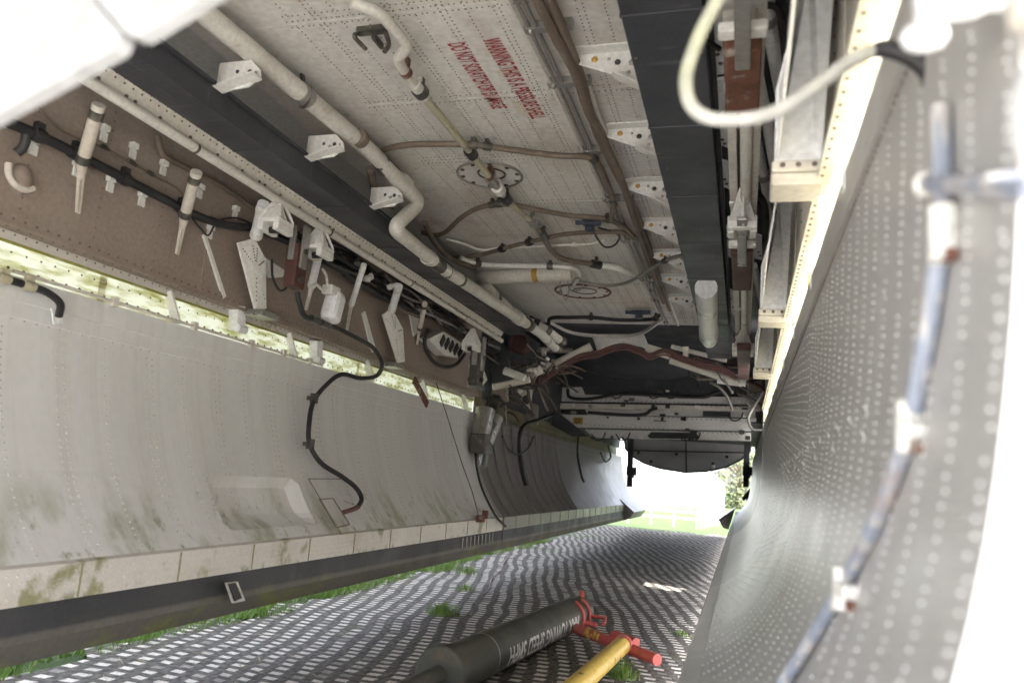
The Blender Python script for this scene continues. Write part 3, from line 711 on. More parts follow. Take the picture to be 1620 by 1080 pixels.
# ================================================================== ceiling pipes and hoses
def cz(px, py, off): return onZ(px, py, ZC - off)
def pipe(name, label, cat, pts, r, mt, smooth=True, clamps=(), cm='clamp', n=10, group=None, cr=1.45, cl=.02, clname='clamp', knee=None):
    pts = [Vector(p) for p in pts]
    path = catmull(pts, 8) if smooth else pts
    if not clamps:
        b = MB(); b.tube(path, r, n); return tag(b.build(name, mt, loc=path[0]), label, cat, group)
    root = thing(name, label, cat, path[0], group)
    b = MB(); b.tube(path, r, n); b.build('run', mt, root)
    for cpx in clamps:
        cpt = Vector(cpx[0]) if not isinstance(cpx, Vector) else cpx
        i = min(range(len(path)), key=lambda k: (path[k] - cpt).length)
        if len(path) < 4:                                            # project on to the straight segment
            a, c_ = path[0], path[1]; t = max(0, min(1, (cpt - a).dot(c_ - a) / (c_ - a).length_squared)); o = a.lerp(c_, t); d = (c_ - a).normalized()
        else:
            o = path[i]; d = (path[min(i + 1, len(path) - 1)] - path[max(i - 1, 0)]).normalized()
        b = MB(); b.tube([o - d * cl, o - d * cl * .3, o + d * cl * .3, o + d * cl], [r * cr, r * cr * 1.12, r * cr * 1.12, r * cr], n)
        b.box(o + Vector((0, 0, r * 1.25)), (r * 1.2, cl * 1.4, r * 2.3))
        b.build(clname, M[cm], root)
    return root
def elbowed(pts, rad=.06, n=6):
    """straight runs joined with rounded elbows"""
    pts = [Vector(p) for p in pts]; out = [pts[0]]
    for a, b_, c_ in zip(pts, pts[1:], pts[2:]):
        d0 = (a - b_); d1 = (c_ - b_); q = min(rad, d0.length * .45, d1.length * .45)
        s0 = b_ + d0.normalized() * q; s1 = b_ + d1.normalized() * q
        for k in range(n + 1):
            t = k / n; out.append(s0 * (1 - t) ** 2 + b_ * 2 * t * (1 - t) + s1 * t * t)
    out.append(pts[-1]); return out
OFF = .09
duct = elbowed([cz(300, 2, OFF), cz(480, 150, OFF), cz(590, 243, OFF), cz(664, 320, OFF + .02), onZ(622, 361, 1.95), onZ(700, 424, 1.95), onZ(855, 527, 1.95), onZ(878, 550, 1.95)], .07)
droot = thing('air_duct', 'thick cream air duct with a double elbow along the left of the ceiling', 'duct', duct[0])
b = MB(); b.tube(duct, .037, 16); b.build('run', M['duct'], droot)
for a, c_, mt, k in (((474, 144), (486, 156), 'steel', 1.12), ((600, 254), (622, 276), 'clamp', 1.12), ((634, 286), (642, 294), 'duct', 1.2), ((566, 216), (572, 222), 'hose', 1.03)):
    b = MB(); b.tube([cz(*a, OFF), cz(*c_, OFF)], .037 * k, 16); b.build('collar', M[mt], droot)
for a, c_, mt, k in (((684, 412), (697, 422), 'clamp', 1.12), ((676, 406), (680, 409), 'duct', 1.2), ((706, 428), (708, 430), 'steel', 1.06), ((727, 442), (730, 444), 'clamp', 1.05), ((818, 502), (824, 506), 'duct', 1.3), ((834, 512), (838, 515), 'clamp', 1.3)):
    b = MB(); b.tube([onZ(*a, 1.95), onZ(*c_, 1.95)], .037 * k, 16); b.build('collar', M[mt], droot)
b = MB(); b.ring(onZ(483, 153, ZC - OFF), (.5, .8, 0), .043, .006); b.bar(cz(483, 153, OFF - .04), cz(483, 153, 0), .012, .02); b.bar(cz(478, 118, .0), cz(481, 140, .06), .02, .01); b.build('hanger', M['clamp'], droot)
d2 = elbowed([cz(906, 432, .12), cz(848, 434, .12), cz(760, 440, .12), cz(778, 468, .14), cz(806, 493, .16), cz(830, 507, .18), cz(858, 517, .22), cz(888, 540, .3)], .06)
droot = thing('air_duct', 'second cream air duct curving from the ceiling centre to the far left beam', 'duct', d2[0])
b = MB(); rr = [.048] * len(d2)
rr = [.05 if i < len(d2) * .75 else .036 for i in range(len(d2))]
b.tube(d2, rr, 16); b.build('run', M['duct'], droot)
for a, o_, mt, k in (((783, 472), .142, 'clamp', 1.12), ((777, 466), .14, 'duct', 1.16), ((804, 491), .16, 'steel', 1.04), ((822, 503), .175, 'clamp', 1.12), ((846, 512), .2, 'black', 1.1), ((872, 527), .25, 'clamp', .9), ((880, 533), .27, 'clamp', .9)):
    o = cz(*a, o_); i = min(range(len(d2)), key=lambda k_: (d2[k_] - o).length); dd = (d2[min(i + 1, len(d2) - 1)] - d2[max(i - 1, 0)]).normalized(); o = d2[i]
    b = MB(); b.tube([o - dd * .025, o + dd * .025], .05 * k, 16); b.build('collar', M[mt], droot)
b = MB(); b.tube([cz(845, 434, .12), cz(853, 433.6, .12)], .052, 16); b.build('band', M['sticker'], droot)
pipe('white_tube', 'thin white tube looping above the second cream duct', 'pipe', [cz(728, 408, .1), cz(770, 419, .1), cz(870, 421, .1), cz(905, 424, .1), cz(916, 436, .1), cz(908, 448, .1)], .016, M['white'], clamps=[cz(868, 421, .1), cz(757, 416, .1)])
# central pipe run
CP = .06
p = elbowed([cz(555, 4, CP), cz(600, 20, CP), cz(648, 74, CP), cz(628, 92, CP), cz(636, 108, CP), cz(662, 142, CP), cz(745, 242, CP), cz(787, 297, CP), cz(803, 318, CP), cz(848, 356, CP), cz(872, 397, CP), cz(890, 411, CP), cz(948, 419, CP)], .07)
croot = thing('drain_pipe', 'narrow cranked pipe with dark joints running down the middle of the ceiling', 'pipe', p[0])
npth = len(p); k0 = next(i for i, q in enumerate(p) if q.y > cz(650, 128, CP).y); k1 = next(i for i, q in enumerate(p) if q.y > cz(840, 350, CP).y)
b = MB(); b.tube(p[:k0 + 1], .019, 12); b.build('upper_run', M['duct'], croot)
b = MB(); b.tube(p[k0:k1 + 1], .016, 12); b.build('middle_run', M['olivepipe'], croot)
b = MB(); b.tube(p[k1:], .017, 12); b.build('lower_run', M['hose'], croot)
for (a, c_, r, mt) in (((655, 133), (672, 153), .023, 'duct'), ((662, 141), (668, 148), .03, 'clamp'), ((742, 238), (748, 246), .027, 'black'), ((774, 282), (783, 292), .024, 'steel'), ((786, 296), (792, 303), .03, 'white'), ((797, 309), (803, 317), .03, 'black'), ((838, 347), (846, 354), .024, 'steel'), ((856, 366), (862, 376), .024, 'clamp'), ((936, 417), (950, 420), .028, 'black'), ((640, 112), (644, 117), .023, 'rust'), ((773, 278), (776, 282), .0175, 'rust')):
    b = MB(); b.tube([cz(*a, CP), cz(*c_, CP)], r, 12); b.box((cz(*a, CP) + cz(*c_, CP)) / 2 + Vector((0, 0, .028)), (.02, .02, .05)); b.build('joint', M[mt], croot)
b = MB(); b.ring(cz(850, 350, CP), (.3, .3, 1), .035, .008); b.box(cz(846, 352, CP), (.05, .05, .05)); b.build('valve', M['steel'], croot)
b = MB(); b.tube([cz(952, 420, CP), cz(975, 423, CP), cz(990, 430, CP), cz(1010, 438, .04)], [.02, .024, .02, .01], 10); b.build('end_fitting', M['white'], croot)
# hoses across the ceiling
hr = .0135
pipe('rubber_hose', 'brown hose across the ceiling nearest the camera, clamped to the cranked pipe', 'hose', [cz(588, 248, .03), cz(605, 238, .04), cz(650, 229, .05), cz(740, 229, .05), cz(800, 236, .05), cz(880, 246, .05), cz(930, 249, .05), cz(948, 262, .05), cz(964, 300, .05), cz(970, 326, .05), cz(966, 350, .05)], hr, M['hose'], clamps=[cz(752, 229, .05), cz(772, 232, .05), cz(938, 252, .05), cz(969, 318, .05)], cr=1.25)
pipe('rubber_hose', 'dark brown hose curving from the left duct to the blue black connector', 'hose', [cz(668, 368, .05), cz(688, 372, .07), cz(706, 366, .07), cz(730, 344, .06), cz(760, 328, .05), cz(800, 323, .05), cz(850, 332, .05), cz(900, 341, .05), cz(955, 346, .05), cz(985, 358, .05), cz(1003, 374, .05)], hr, M['hose'], clamps=[cz(778, 324, .05), cz(790, 323, .05), cz(960, 347, .05)], cr=1.3)
pipe('rubber_hose', 'brown hose rising from the second duct to the right conduit bundle', 'hose', [cz(712, 408, .06), cz(760, 403, .06), cz(800, 392, .06), cz(850, 380, .05), cz(900, 370, .05), cz(975, 367, .05), cz(1002, 377, .05)], hr, M['hose'], clamps=[cz(793, 393, .06), cz(838, 382, .05)], cm='black', cr=1.7)
pipe('rubber_hose', 'short brown hose bending behind the duct elbow near the left beam', 'hose', [cz(672, 352, .1), cz(684, 378, .1), cz(700, 398, .1), cz(722, 414, .1), cz(752, 424, .1)], .017, M['hose'])
pipe('rubber_hose', 'short brown hose dropping beside the near left gusset', 'hose', [cz(586, 268, .08), cz(592, 296, .1), cz(604, 316, .1), cz(622, 326, .1)], .02, M['hose'])
pipe('rubber_hose', 'dark hose across the far end of the ceiling', 'hose', [cz(868, 512, .06), cz(872, 503, .06), cz(900, 502, .06), cz(935, 502, .06), cz(980, 506, .06), cz(1030, 505, .06), cz(1042, 499, .06)], .018, M['black'], clamps=[cz(934, 502, .06), cz(1036, 503, .06)], cm='black', cr=1.4)
pipe('grey_hose', 'pale grey hose sweeping under the right conduit bundle towards the right beam', 'hose', [cz(905, 440, .08), cz(930, 448, .08), cz(960, 452, .09), cz(995, 446, .09), cz(1030, 425, .08), cz(1055, 411, .07), cz(1078, 404, .06)], .012, M['steel'], clamps=[cz(1052, 412, .07)])
pipe('wire_coil', 'loose loops of grey wire hanging by the far round hatch', 'wire', catmull([cz(900, 430, .1), cz(886, 448, .14), cz(890, 466, .16), cz(896, 474, .16), cz(902, 452, .14), cz(912, 440, .12), cz(922, 446, .14), cz(918, 458, .15), cz(904, 460, .15), cz(898, 446, .13), cz(906, 436, .1)], 3), .0045, M['steel'])
pipe('white_tube', 'thin white pipe along the ceiling above the rising brown hose', 'pipe', [cz(706, 378, .02), cz(735, 386, .03), cz(760, 395, .03), cz(800, 392, .02), cz(880, 388, .02), cz(930, 386, .02), cz(958, 380, .02)], .008, M['white'], clamps=[cz(910, 386, .02)], cm='white')
pipe('wire', 'thin black wire loop hanging from the blue black connector', 'wire', [cz(938, 356, .04), cz(942, 372, .06), cz(956, 390, .08), cz(972, 388, .08), cz(980, 374, .06), cz(966, 366, .05), cz(946, 360, .04)], .006, M['black'])
b = MB(); o = cz(936, 352, .04); b.box(o, (.10, .05, .03)); b.box(o + Vector((-.02, .04, -.02)), (.04, .06, .03)); b.cyl(o + Vector((-.05, 0, 0)), o + Vector((-.09, 0, 0)), .012)
tag(b.build('cable_connector', M['bluebox'], loc=o, bevel=.004), 'blue black cable connector on the ceiling left of the conduit bundle', 'connector')
b = MB(); o = cz(1014, 494, .04); b.box(o, (.16, .06, .03)); b.box(o + Vector((-.02, .05, -.02)), (.06, .07, .04)); b.cyl(o + Vector((-.08, 0, 0)), o + Vector((-.13, 0, 0)), .016)
tag(b.build('cable_connector', M['bluebox'], loc=o, bevel=.004), 'blue black cable connector at the far end of the ceiling by the dark hose', 'connector')
b = MB(); o = cz(588, 44, 0); b.box(o + Vector((0, 0, -.01)), (.10, .03, .02)); b.tube(catmull([o + Vector((-.04, 0, -.015)), o + Vector((-.05, -.02, -.04)), o + Vector((-.03, .03, -.06))], 5), .008, 6); b.tube(catmull([o + Vector((.05, 0, -.015)), o + Vector((.05, .04, -.04)), o + Vector((.02, .07, -.05))], 5), .009, 6); b.box(o + Vector((0, .05, -.02)), (.012, .07, .02))
tag(b.build('forked_bracket', M['clamp'], loc=o), 'small black forked bracket on the ceiling near the top of the picture', 'bracket')
for (px, py, r, lab, mt, rc) in ((775, 276, .16, 'round access hatch ringed with bolts beside the nearest hose', 'steel', .008), (922, 460, .215, 'far round hatch with a rusty red rim on the ceiling', 'rust', .010)):
    o = onZ(px, py, ZC); root = thing('round_hatch', lab, 'hatch', o)
    b = MB(); b.ring(o - Vector((0, 0, .003)), (0, 0, 1), r, rc, 40, 6); b.build('rim', M[mt], root)
    b = MB(); b.cyl(o + Vector((0, 0, .002)), o - Vector((0, 0, .004)), r * .97, None, 36); lid = b.build('lid', M['ceil'], root)
    b = MB(); b.ring(o + Vector((r * .1, -.02, -.006)), (0, 0, 1), r * .42, .005, 24, 5); b.build('inner_ring', M['clamp'], lid)
    for i in range(10):
        a = 6.283 * i / 10; b = MB(); b.dome(o + Vector((math.cos(a) * r * .88, math.sin(a) * r * .88, -.004)), (0, 0, -1), .013, .008); b.build('bolt', M['clamp'], lid)
# conduit bundle on the right of the ceiling
ct = thing('conduit_bundle', 'bundle of brown and grey conduits clipped along the right side of the ceiling', 'conduit', cz(850, 0, .03))
path = [cz(846, -8, .045), cz(880, 60, .045), cz(912, 120, .045), cz(930, 175, .045), cz(952, 215, .045), cz(968, 250, .045), cz(985, 290, .045), cz(1005, 350, .045), cz(1024, 405, .045), cz(1050, 478, .045)]
b = MB(); b.tube(catmull(path, 4), .018, 10); b.build('brown_conduit', M['hose'], ct)
for dx, r_, mt in ((-.045, .009, 'steel'), (-.068, .007, 'steel'), (.042, .011, 'duct'), (-.09, .006, 'duct')):
    b = MB(); b.tube([(-.625 + dx - .04, .6, ZC - .02), (-.625 + dx, 2.6, ZC - .02), (-.63 + dx, 6.9, ZC - .02)], r_, 8); b.build('grey_conduit', M[mt], ct)
for px, py in ((901, 128), (943, 236), (978, 312), (1003, 378), (1030, 440), (868, 40)):
    o = cz(px, py, .012); b = MB(); b.box(o, (.16, .03, .035)); b.dome(o + Vector((-.06, 0, -.016)), (0, 0, -1), .012, .012); b.dome(o + Vector((.05, 0, -.016)), (0, 0, -1), .012, .012); b.build('clip', M['steel'], ct)
pipe('conduit', 'second brown conduit on the right edge of the conduit bundle', 'conduit', [cz(868, -6, .03), cz(900, 70, .03), cz(922, 130, .03), cz(940, 200, .03), cz(960, 245, .03), cz(988, 300, .03), cz(1012, 350, .03), cz(1036, 420, .03), cz(1060, 490, .03)], .016, M['hose'])
# gussets along both beams
ords = ['nearest', 'second', 'third', 'fourth', 'fifth', 'sixth', 'seventh', 'farthest']
def gusset(side, y, label, ln=.27):
    xb = -.322 if side > 0 else -1.726; s = -side
    tip = xb + s * ln; k_ = ln / .27
    root = thing('gusset_plate', label, 'bracket', (xb, y, ZC), 'white gusset plates bracing the roof beams')
    b = MB()
    poly = [(tip, y, ZC - .001), (tip, y, ZC - .035), (xb + s * .12 * k_, y, ZC - .095), (xb + s * .02, y, ZC - .15), (xb + s * .0, y, ZC - .22), (xb - s * .06, y, ZC - .22), (xb - s * .06, y, ZC - .001)]
    if side < 0: poly = [(xb + s * .12, y, ZC - .165), (xb + s * .125, y, ZC - .19), (xb + s * .08, y, ZC - .225), (xb - s * .05, y, ZC - .235), (xb - s * .05, y, ZC - .125), (xb + s * .08, y, ZC - .125)]
    b.prism(poly, (0, .008, 0)); web = b.build('web', M['white'], root, bevel=.002)
    b = MB()
    if side > 0: b.bar((xb + s * .13, y - .02, ZC - .10), (xb, y - .02, ZC - .17), .05, .006, 0, (0, 0, 1)); b.bar((tip, y - .02, ZC - .004), (xb, y - .02, ZC - .004), .055, .006)
    else: b.bar((xb + s * .128, y - .02, ZC - .198), (xb - s * .03, y - .02, ZC - .238), .055, .006, 0, (0, 0, 1))
    lipp = b
    lipp.build('lip', M['white'], root) if side < 0 else None
    if side > 0:
        h_ = MB(); h_.v, h_.f, h_.m, h_.s = b.v[:8], b.f[:6], b.m[:6], b.s[:6]; h_.build('lip', M['white'], root)
        h_ = MB(); h_.v, h_.f, h_.m, h_.s = b.v[8:], [[q - 8 for q in f] for f in b.f[6:]], b.m[6:], b.s[6:]; h_.build('lip', M['white'], root)
    k_ = 1
    for dx, dz, r_, mt in (((.20, -.028, .013, 'brass'), (.12, -.045, .012, 'dark'), (.07, -.05, .014, 'steel'), (.03, -.09, .012, 'dark'), (.08, -.085, .008, 'steel'), (.15, -.03, .007, 'steel'), (.04, -.035, .008, 'steel')) if side > 0 else ((.105, -.175, .008, 'steel'), (.08, -.17, .01, 'dark'), (.06, -.18, .01, 'steel'), (.03, -.165, .008, 'dark'))):
        b = MB(); b.dome((xb + s * dx * k_, y - .0005, ZC + dz), (0, -1, 0), r_, .005); b.build('bolt' if mt == 'brass' else 'hole_plug', M[mt], web)
    return root
gy = [2.39, 2.97, 3.55, 4.13, 4.71, 5.29, 5.87]
for i, y in enumerate(gy):
    gusset(1, y, '%s white gusset plate beside the right roof beam, counted from the camera' % ords[i])
for i, y in enumerate([2.05, 2.63, 3.21]):
    gusset(-1, y, '%s white gusset plate beside the left roof beam, counted from the camera' % ords[i], .13)
# pale end tube under the right beam
rt = thing('vent_tube', 'pale blue grey tube under the far end of the right roof beam', 'tube', onZ(1118, 460, 1.97))
b = MB(); b.cyl(onZ(1117, 455, 1.915), onZ(1121, 520, 1.915), .062, None, 20); b.build('body', M['whitec'], rt)
b = MB(); b.tube([onZ(1121, 518, 1.915), onZ(1121.5, 532, 1.915), onZ(1122, 540, 1.915)], [.066, .07, .05], 20); b.build('end_cap', M['whitec'], rt)
# ---- red stencilled warning
def text_mesh(txt, size, sx):
    cu_ = bpy.data.curves.new('lettering', 'FONT'); cu_.body = txt; cu_.size = size; cu_.offset = size * .022
    ob = bpy.data.objects.new('lettering', cu_); COL.objects.link(ob)
    dg = bpy.context.evaluated_depsgraph_get(); me = bpy.data.meshes.new_from_object(ob.evaluated_get(dg))
    bpy.data.objects.remove(ob); bpy.data.curves.remove(cu_)
    for v in me.vertices: v.co.x *= sx
    return me
def ceiling_text(txt, pstart, pend, hgt, label):
    me = text_mesh(txt, hgt / .70, 1.0)
    wd = max(v.co.x for v in me.vertices) - min(v.co.x for v in me.vertices); x0 = min(v.co.x for v in me.vertices)
    d = (pend - pstart); L = d.length; d.normalize(); up = Vector((d.y, -d.x, 0))
    o = pstart.copy()
    for v in me.vertices:
        t = (v.co.x - x0) / wd * L; v.co = d * t + up * v.co.y + Vector((0, 0, -.002))
    bm = bmesh.new(); bm.from_mesh(me); bmesh.ops.recalc_face_normals(bm, faces=bm.faces); bm.to_mesh(me); bm.free()
    me.materials.clear(); me.materials.append(M['redtext'])
    ob = bpy.data.objects.new('stencil_lettering', me); COL.objects.link(ob); ob.location = o
    return tag(ob, label, 'lettering')
ceiling_text('WARNING THIS IS A PRESSURE SHELL', onZ(763, 62, ZC), onZ(842, 188, ZC), .062, 'red stencilled warning line on the ceiling starting with the word WARNING')
ceiling_text('DO NOT SCRATCH OR DAMAGE', onZ(708, 69, ZC), onZ(780, 172, ZC), .062, 'red stencilled line on the ceiling reading DO NOT SCRATCH OR DAMAGE')
b = MB(); b.add([onZ(808, 158, ZC - .001), onZ(846, 170, ZC - .001), onZ(852, 188, ZC - .001), onZ(818, 180, ZC - .001)], [(0, 1, 2, 3)])
tag(b.build('tape_residue', M['decal'], loc=onZ(820, 165, ZC)), 'yellowed tape residue under the last word of the red warning line', 'tape')
b = MB(); b.add([onZ(783, 113, ZC - .0012), onZ(815, 108, ZC - .0012), onZ(820, 116, ZC - .0012), onZ(790, 122, ZC - .0012)], [(0, 1, 2, 3)])
tag(b.build('tape_residue', M['decal'], loc=onZ(800, 115, ZC)), 'yellowed tape residue near the middle of the red warning line', 'tape')

# ================================================================== left wall fittings
def wl(px, py, off=0.0): return onX(px, py, XL + off)
def RL(px, py): return onX(px, py, -1.915)
pipe('cable', 'thick black cable running along the brown left wall', 'cable', [wl(-20, 182, .05), wl(12, 193, .05), wl(60, 214, .05), wl(120, 243, .05), wl(180, 274, .05), wl(250, 310, .05), wl(320, 345, .05), wl(365, 357, .05), wl(405, 362, .05), wl(450, 380, .05), wl(500, 402, .05), wl(560, 430, .05), wl(620, 452, .05)], .017, M['black'], clamps=[wl(58, 213, .05), wl(118, 242, .05), wl(196, 282, .05), wl(285, 328, .05)], cm='black', cr=1.3)
pipe('cable', 'short black cable branching down the near left wall', 'cable', [wl(42, 205, .05), wl(40, 224, .04), wl(34, 236, .03), wl(26, 242, .02)], .014, M['black'])
pipe('cable', 'tan cable bending along the upper left wall behind the rail', 'cable', [wl(250, 215, .03), wl(254, 235, .03), wl(262, 248, .03), wl(300, 268, .03), wl(360, 300, .03), wl(420, 345, .03)], .011, M['hose'])
pipe('wire', 'thin wire strung loosely across the left wall above the black cable', 'wire', [wl(60, 170, .03), wl(95, 205, .03), wl(130, 222, .03), wl(165, 234, .03), wl(215, 262, .03), wl(250, 282, .03), wl(282, 300, .03), wl(300, 330, .03)], .004, M['hose'], clamps=[wl(163, 236, .03), wl(210, 261, .03), wl(238, 276, .03)])
pipe('wire', 'thin wire looping between clips low on the middle left wall', 'wire', [wl(304, 345, .03), wl(318, 362, .03), wl(330, 372, .03), wl(345, 350, .03), wl(375, 345, .03), wl(405, 358, .03)], .004, M['black'])
for i, (px, py) in enumerate([(50, 222), (119, 258), (172, 283), (222, 307), (208, 231), (256, 258), (162, 203), (314, 296), (330, 360), (370, 330)]):
    o = wl(px, py, .001); b = MB(); b.box(o + Vector((.012, 0, .0)), (.024, .028, .022)); b.box(o + Vector((.004, .008, -.028)), (.008, .03, .035)); b.dome(o + Vector((.008, .004, -.036)), (1, 0, 0), .005, .003, 0)
    labs = ['white cable clip on the near left wall below the branching cable', 'white cable clip behind the foot of the nearest wall strut', 'white cable clip on the black cable midway between first and second wall struts', 'white cable clip just left of the second wall strut', 'white cable clip on the upper left wall beside the thin wire', 'white cable clip below the bent tan cable', 'white cable clip at the top right of the nearest wall strut', 'white cable clip right of the top of the second wall strut', 'white cable clip on the wire loop low on the wall', 'white cable clip left of the third wall strut']
    tag(b.build('cable_clip', M['white'], loc=o, bevel=.002), labs[i], 'clip', 'white cable clips on the left wall')
o = wl(33, 284, .001); rt = thing('wall_boss', 'grey domed boss with a curved rim on the near left wall', 'boss', o)
b = MB(); b.ball(o + Vector((.0, 0, 0)), .05, 0, 16, 10, (.5, .8, 1)); b.build('dome', M['wall'], rt)
b = MB(); b.tube(catmull([wl(14, 258, .012), wl(14, 276, .014), wl(24, 292, .016), wl(40, 300, .014), wl(52, 298, .012)], 5), .011, 8); b.build('rim', M['pale'], rt)

def strut(top, mid, foot=None, plate=None, label='', r=.021, mtl='pale'):
    root = thing('wall_strut', label, 'strut', top, 'tubular struts bracing the left wall')
    b = MB(); b.tube([top, mid], r, 12); b.build('tube', M[mtl], root)
    d = (mid - top).normalized()
    for c0_, c1_ in ((top + d * .02, top + d * .05), (mid - d * .03, mid)):
        b = MB(); b.tube([c0_, c1_], r * 1.09, 12); b.build('collar', M['clamp'] if mtl == 'pale' else M['white'], root)
    if foot is not None:
        b = MB(); b.tube([mid, mid.lerp(foot, .3)], [r * .95, r * .5], 10)
        for s in (-1, 1): b.bar(mid.lerp(foot, .2) + Vector((0, s * .008, 0)), foot + Vector((0, s * .004, 0)), .006, .012, 0, (1, 0, 0))
        b.build('fork_end', M['pale'], root)
    if plate is not None:
        pl_, ft = plate
        b = MB(); b.prism(pl_, (-.012, .0, 0))
        for i in range(len(pl_)): pass
        plt = b.build('plate', M['white'], root, bevel=.003)
        cen = sum((Vector(p) for p in pl_), Vector()) / len(pl_)
        b = MB()
        for i in range(6):
            for q in pl_: b.dome(cen.lerp(q, .25 + .1 * i) + Vector((.001, 0, 0)), (1, 0, 0), .0045, .003, 0, 5)
        b.build('plate_rivets', M['rivet_d'], plt)
        edge = [pl_[len(pl_) // 2 - 1], pl_[len(pl_) // 2]]
        b = MB(); b.box(ft, (.10, .13, .022)); b.box(ft + Vector((.0, 0, .016)), (.085, .11, .008)); b.build('foot', M['steel'], root, bevel=.003)
    return root
strut(onX(157, 166, -1.985), wl(130, 258, .07), wl(123, 337, .01), None, 'nearest wall strut, cream tube in shade by the top left panel')
strut(onX(311, 272, -1.985), wl(292, 343, .07), wl(280, 402, .01), None, 'second wall strut, cream tube with a long forked end')
strut(onX(417, 322, -1.985), wl(405, 374, .08), None, ([wl(377, 384, .06), wl(398, 378, .075), wl(407, 383, .08), wl(421, 410, .08), wl(422, 488, .06), wl(405, 492, .06)], wl(413, 499, .055)), 'third wall strut with the largest white riveted plate', .026, 'whitec')
strut(onX(506, 396, -1.97), wl(493, 452, .08), wl(484, 490, .02), None, 'fourth wall strut, white, beside the hanging canister', .02, 'whitec')
strut(onX(576, 418, -1.975), wl(556, 482, .06), wl(549, 522, .01), None, 'fifth wall strut, thin white tube right of the canister', .016, 'whitec')
strut(onX(631, 452, -1.985), wl(620, 490, .08), None, ([wl(606, 498, .06), wl(617, 490, .075), wl(624, 494, .08), wl(638, 520, .08), wl(641, 572, .06), wl(630, 574, .06)], wl(622, 579, .055)), 'sixth wall strut with a white plate and dark foot', .024, 'whitec')
strut(onX(672, 480, -1.985), wl(664, 520, .05), wl(660, 545, .01), None, 'seventh wall strut, short and dull, before the slotted box', .018, 'pale')
strut(onX(757, 546, -1.99), wl(745, 580, .06), wl(740, 612, .01), None, 'farthest wall strut, beside the last hanging bracket', .018, 'whitec')
for i, (pp_, lb) in enumerate([([(647, 490), (660, 484), (666, 520), (655, 532)], 'narrow white riveted plate on the left wall right of the sixth strut'), ([(574, 496), (578, 492), (596, 556), (589, 558)], 'slim white stiffener standing on the left wall between fifth and sixth struts'), ([(322, 372), (326, 370), (358, 468), (354, 472)], 'long thin white stiffener on the left wall between second and third struts')]):
    b = MB(); q = [wl(px, py, .012) for px, py in pp_]; b.prism(q, (-.01, 0, 0)); tag(b.build('stiffener', M['white'], loc=q[0]), lb, 'stiffener')
lm = thing('wiring_loom', 'tangled dark wiring loom along the top of the left wall behind the struts', 'wiring', wl(560, 420, .05))
rnd = random.Random(9)
for i in range(16):
    q = []
    for k in range(8):
        t = k / 7; px = 470 + 320 * t; py = 372 + 185 * t + rnd.uniform(-16, 14) - 8 * math.sin(9 * t + i); q.append(wl(px, py, rnd.uniform(.02, .12)))
    a0 = rnd.randrange(0, 4); a1 = rnd.randrange(a0 + 3, 9)
    b = MB(); b.tube(catmull(q[a0:a1], 5), rnd.choice((.006, .008, .011, .014)), 6); b.build('lead', M[rnd.choice(['black', 'black', 'clamp', 'hose', 'steel'])], lm)
for i in range(15):
    t = rnd.random(); o = wl(480 + 310 * t, 376 + 180 * t + rnd.uniform(-14, 12), rnd.uniform(.04, .12)); d = Vector((rnd.uniform(-1, 1), rnd.uniform(-1, 1), rnd.uniform(-1, .3))).normalized()
    b = MB(); b.tube([o - d * .035, o, o, o + d * .03], [.014, .014, .02, .02], 8); b.build('connector', M[rnd.choice(['black', 'clamp', 'steel', 'white'])], lm)
# hanging brackets with forked ends under the left and right rails
def hang_bracket(apex, size, label, group, yaw=1):
    """pyramid bracket: four splayed webs on a forked foot"""
    root = thing('hanging_bracket', label, 'bracket', apex, group)
    a = Vector(apex); s = size
    h = -.10 * s; hx, hy = .055 * s, .06 * s
    b = MB()
    for sx, sy in ((-1, -1), (1, -1), (1, 1), (-1, 1)): b.bar(a + Vector((sx * .006, sy * .006, .01)), a + Vector((sx * hx * .9, sy * hy * .9, h)), .012, .012)
    for ax_ in (0, 1):
        e = Vector((hx, 0, 0)) if ax_ == 0 else Vector((0, hy, 0)); nn_ = Vector((0, .006, 0)) if ax_ == 0 else Vector((.006, 0, 0))
        b.prism([a + e * .12 - nn_ / 2, a + e - nn_ / 2 + Vector((0, 0, h)), a - e - nn_ / 2 + Vector((0, 0, h)), a - e * .12 - nn_ / 2], nn_)
    b.prism([a + Vector((-.01, -.01, 0)), a + Vector((.01, -.01, 0)), a + Vector((hx * .9, -hy * .92, h)), a + Vector((-hx * .9, -hy * .92, h))], (0, .004, 0))
    b.build('pyramid', M['white'], root, bevel=.002)
    b = MB(); b.span(a.x - hx, a.x + hx, a.y - hy, a.y + hy, a.z + h - .022 * s, a.z + h)
    for sx in (-1, 1): b.span(a.x + sx * hx * .45, a.x + sx * hx, a.y - hy, a.y + hy, a.z + h - .058 * s, a.z + h - .0221 * s)
    fk = b.build('fork', M['white'], root, bevel=.004)
    b = MB(); b.cyl(a + Vector((-hx * .9, 0, h - .042 * s)), a + Vector((hx * .9, 0, h - .042 * s)), .016 * s); b.build('pin', M['black'], fk)
    return root
hang_bracket(onX(442, 316, -1.93), .95, 'nearest hanging white bracket below the left rail', 'hanging brackets under the rails')
hang_bracket(onX(508, 360, -1.93), .95, 'second hanging white bracket below the left rail', 'hanging brackets under the rails')
hang_bracket(onX(748, 522, -1.93), 1.0, 'farthest hanging white bracket below the left rail', 'hanging brackets under the rails')
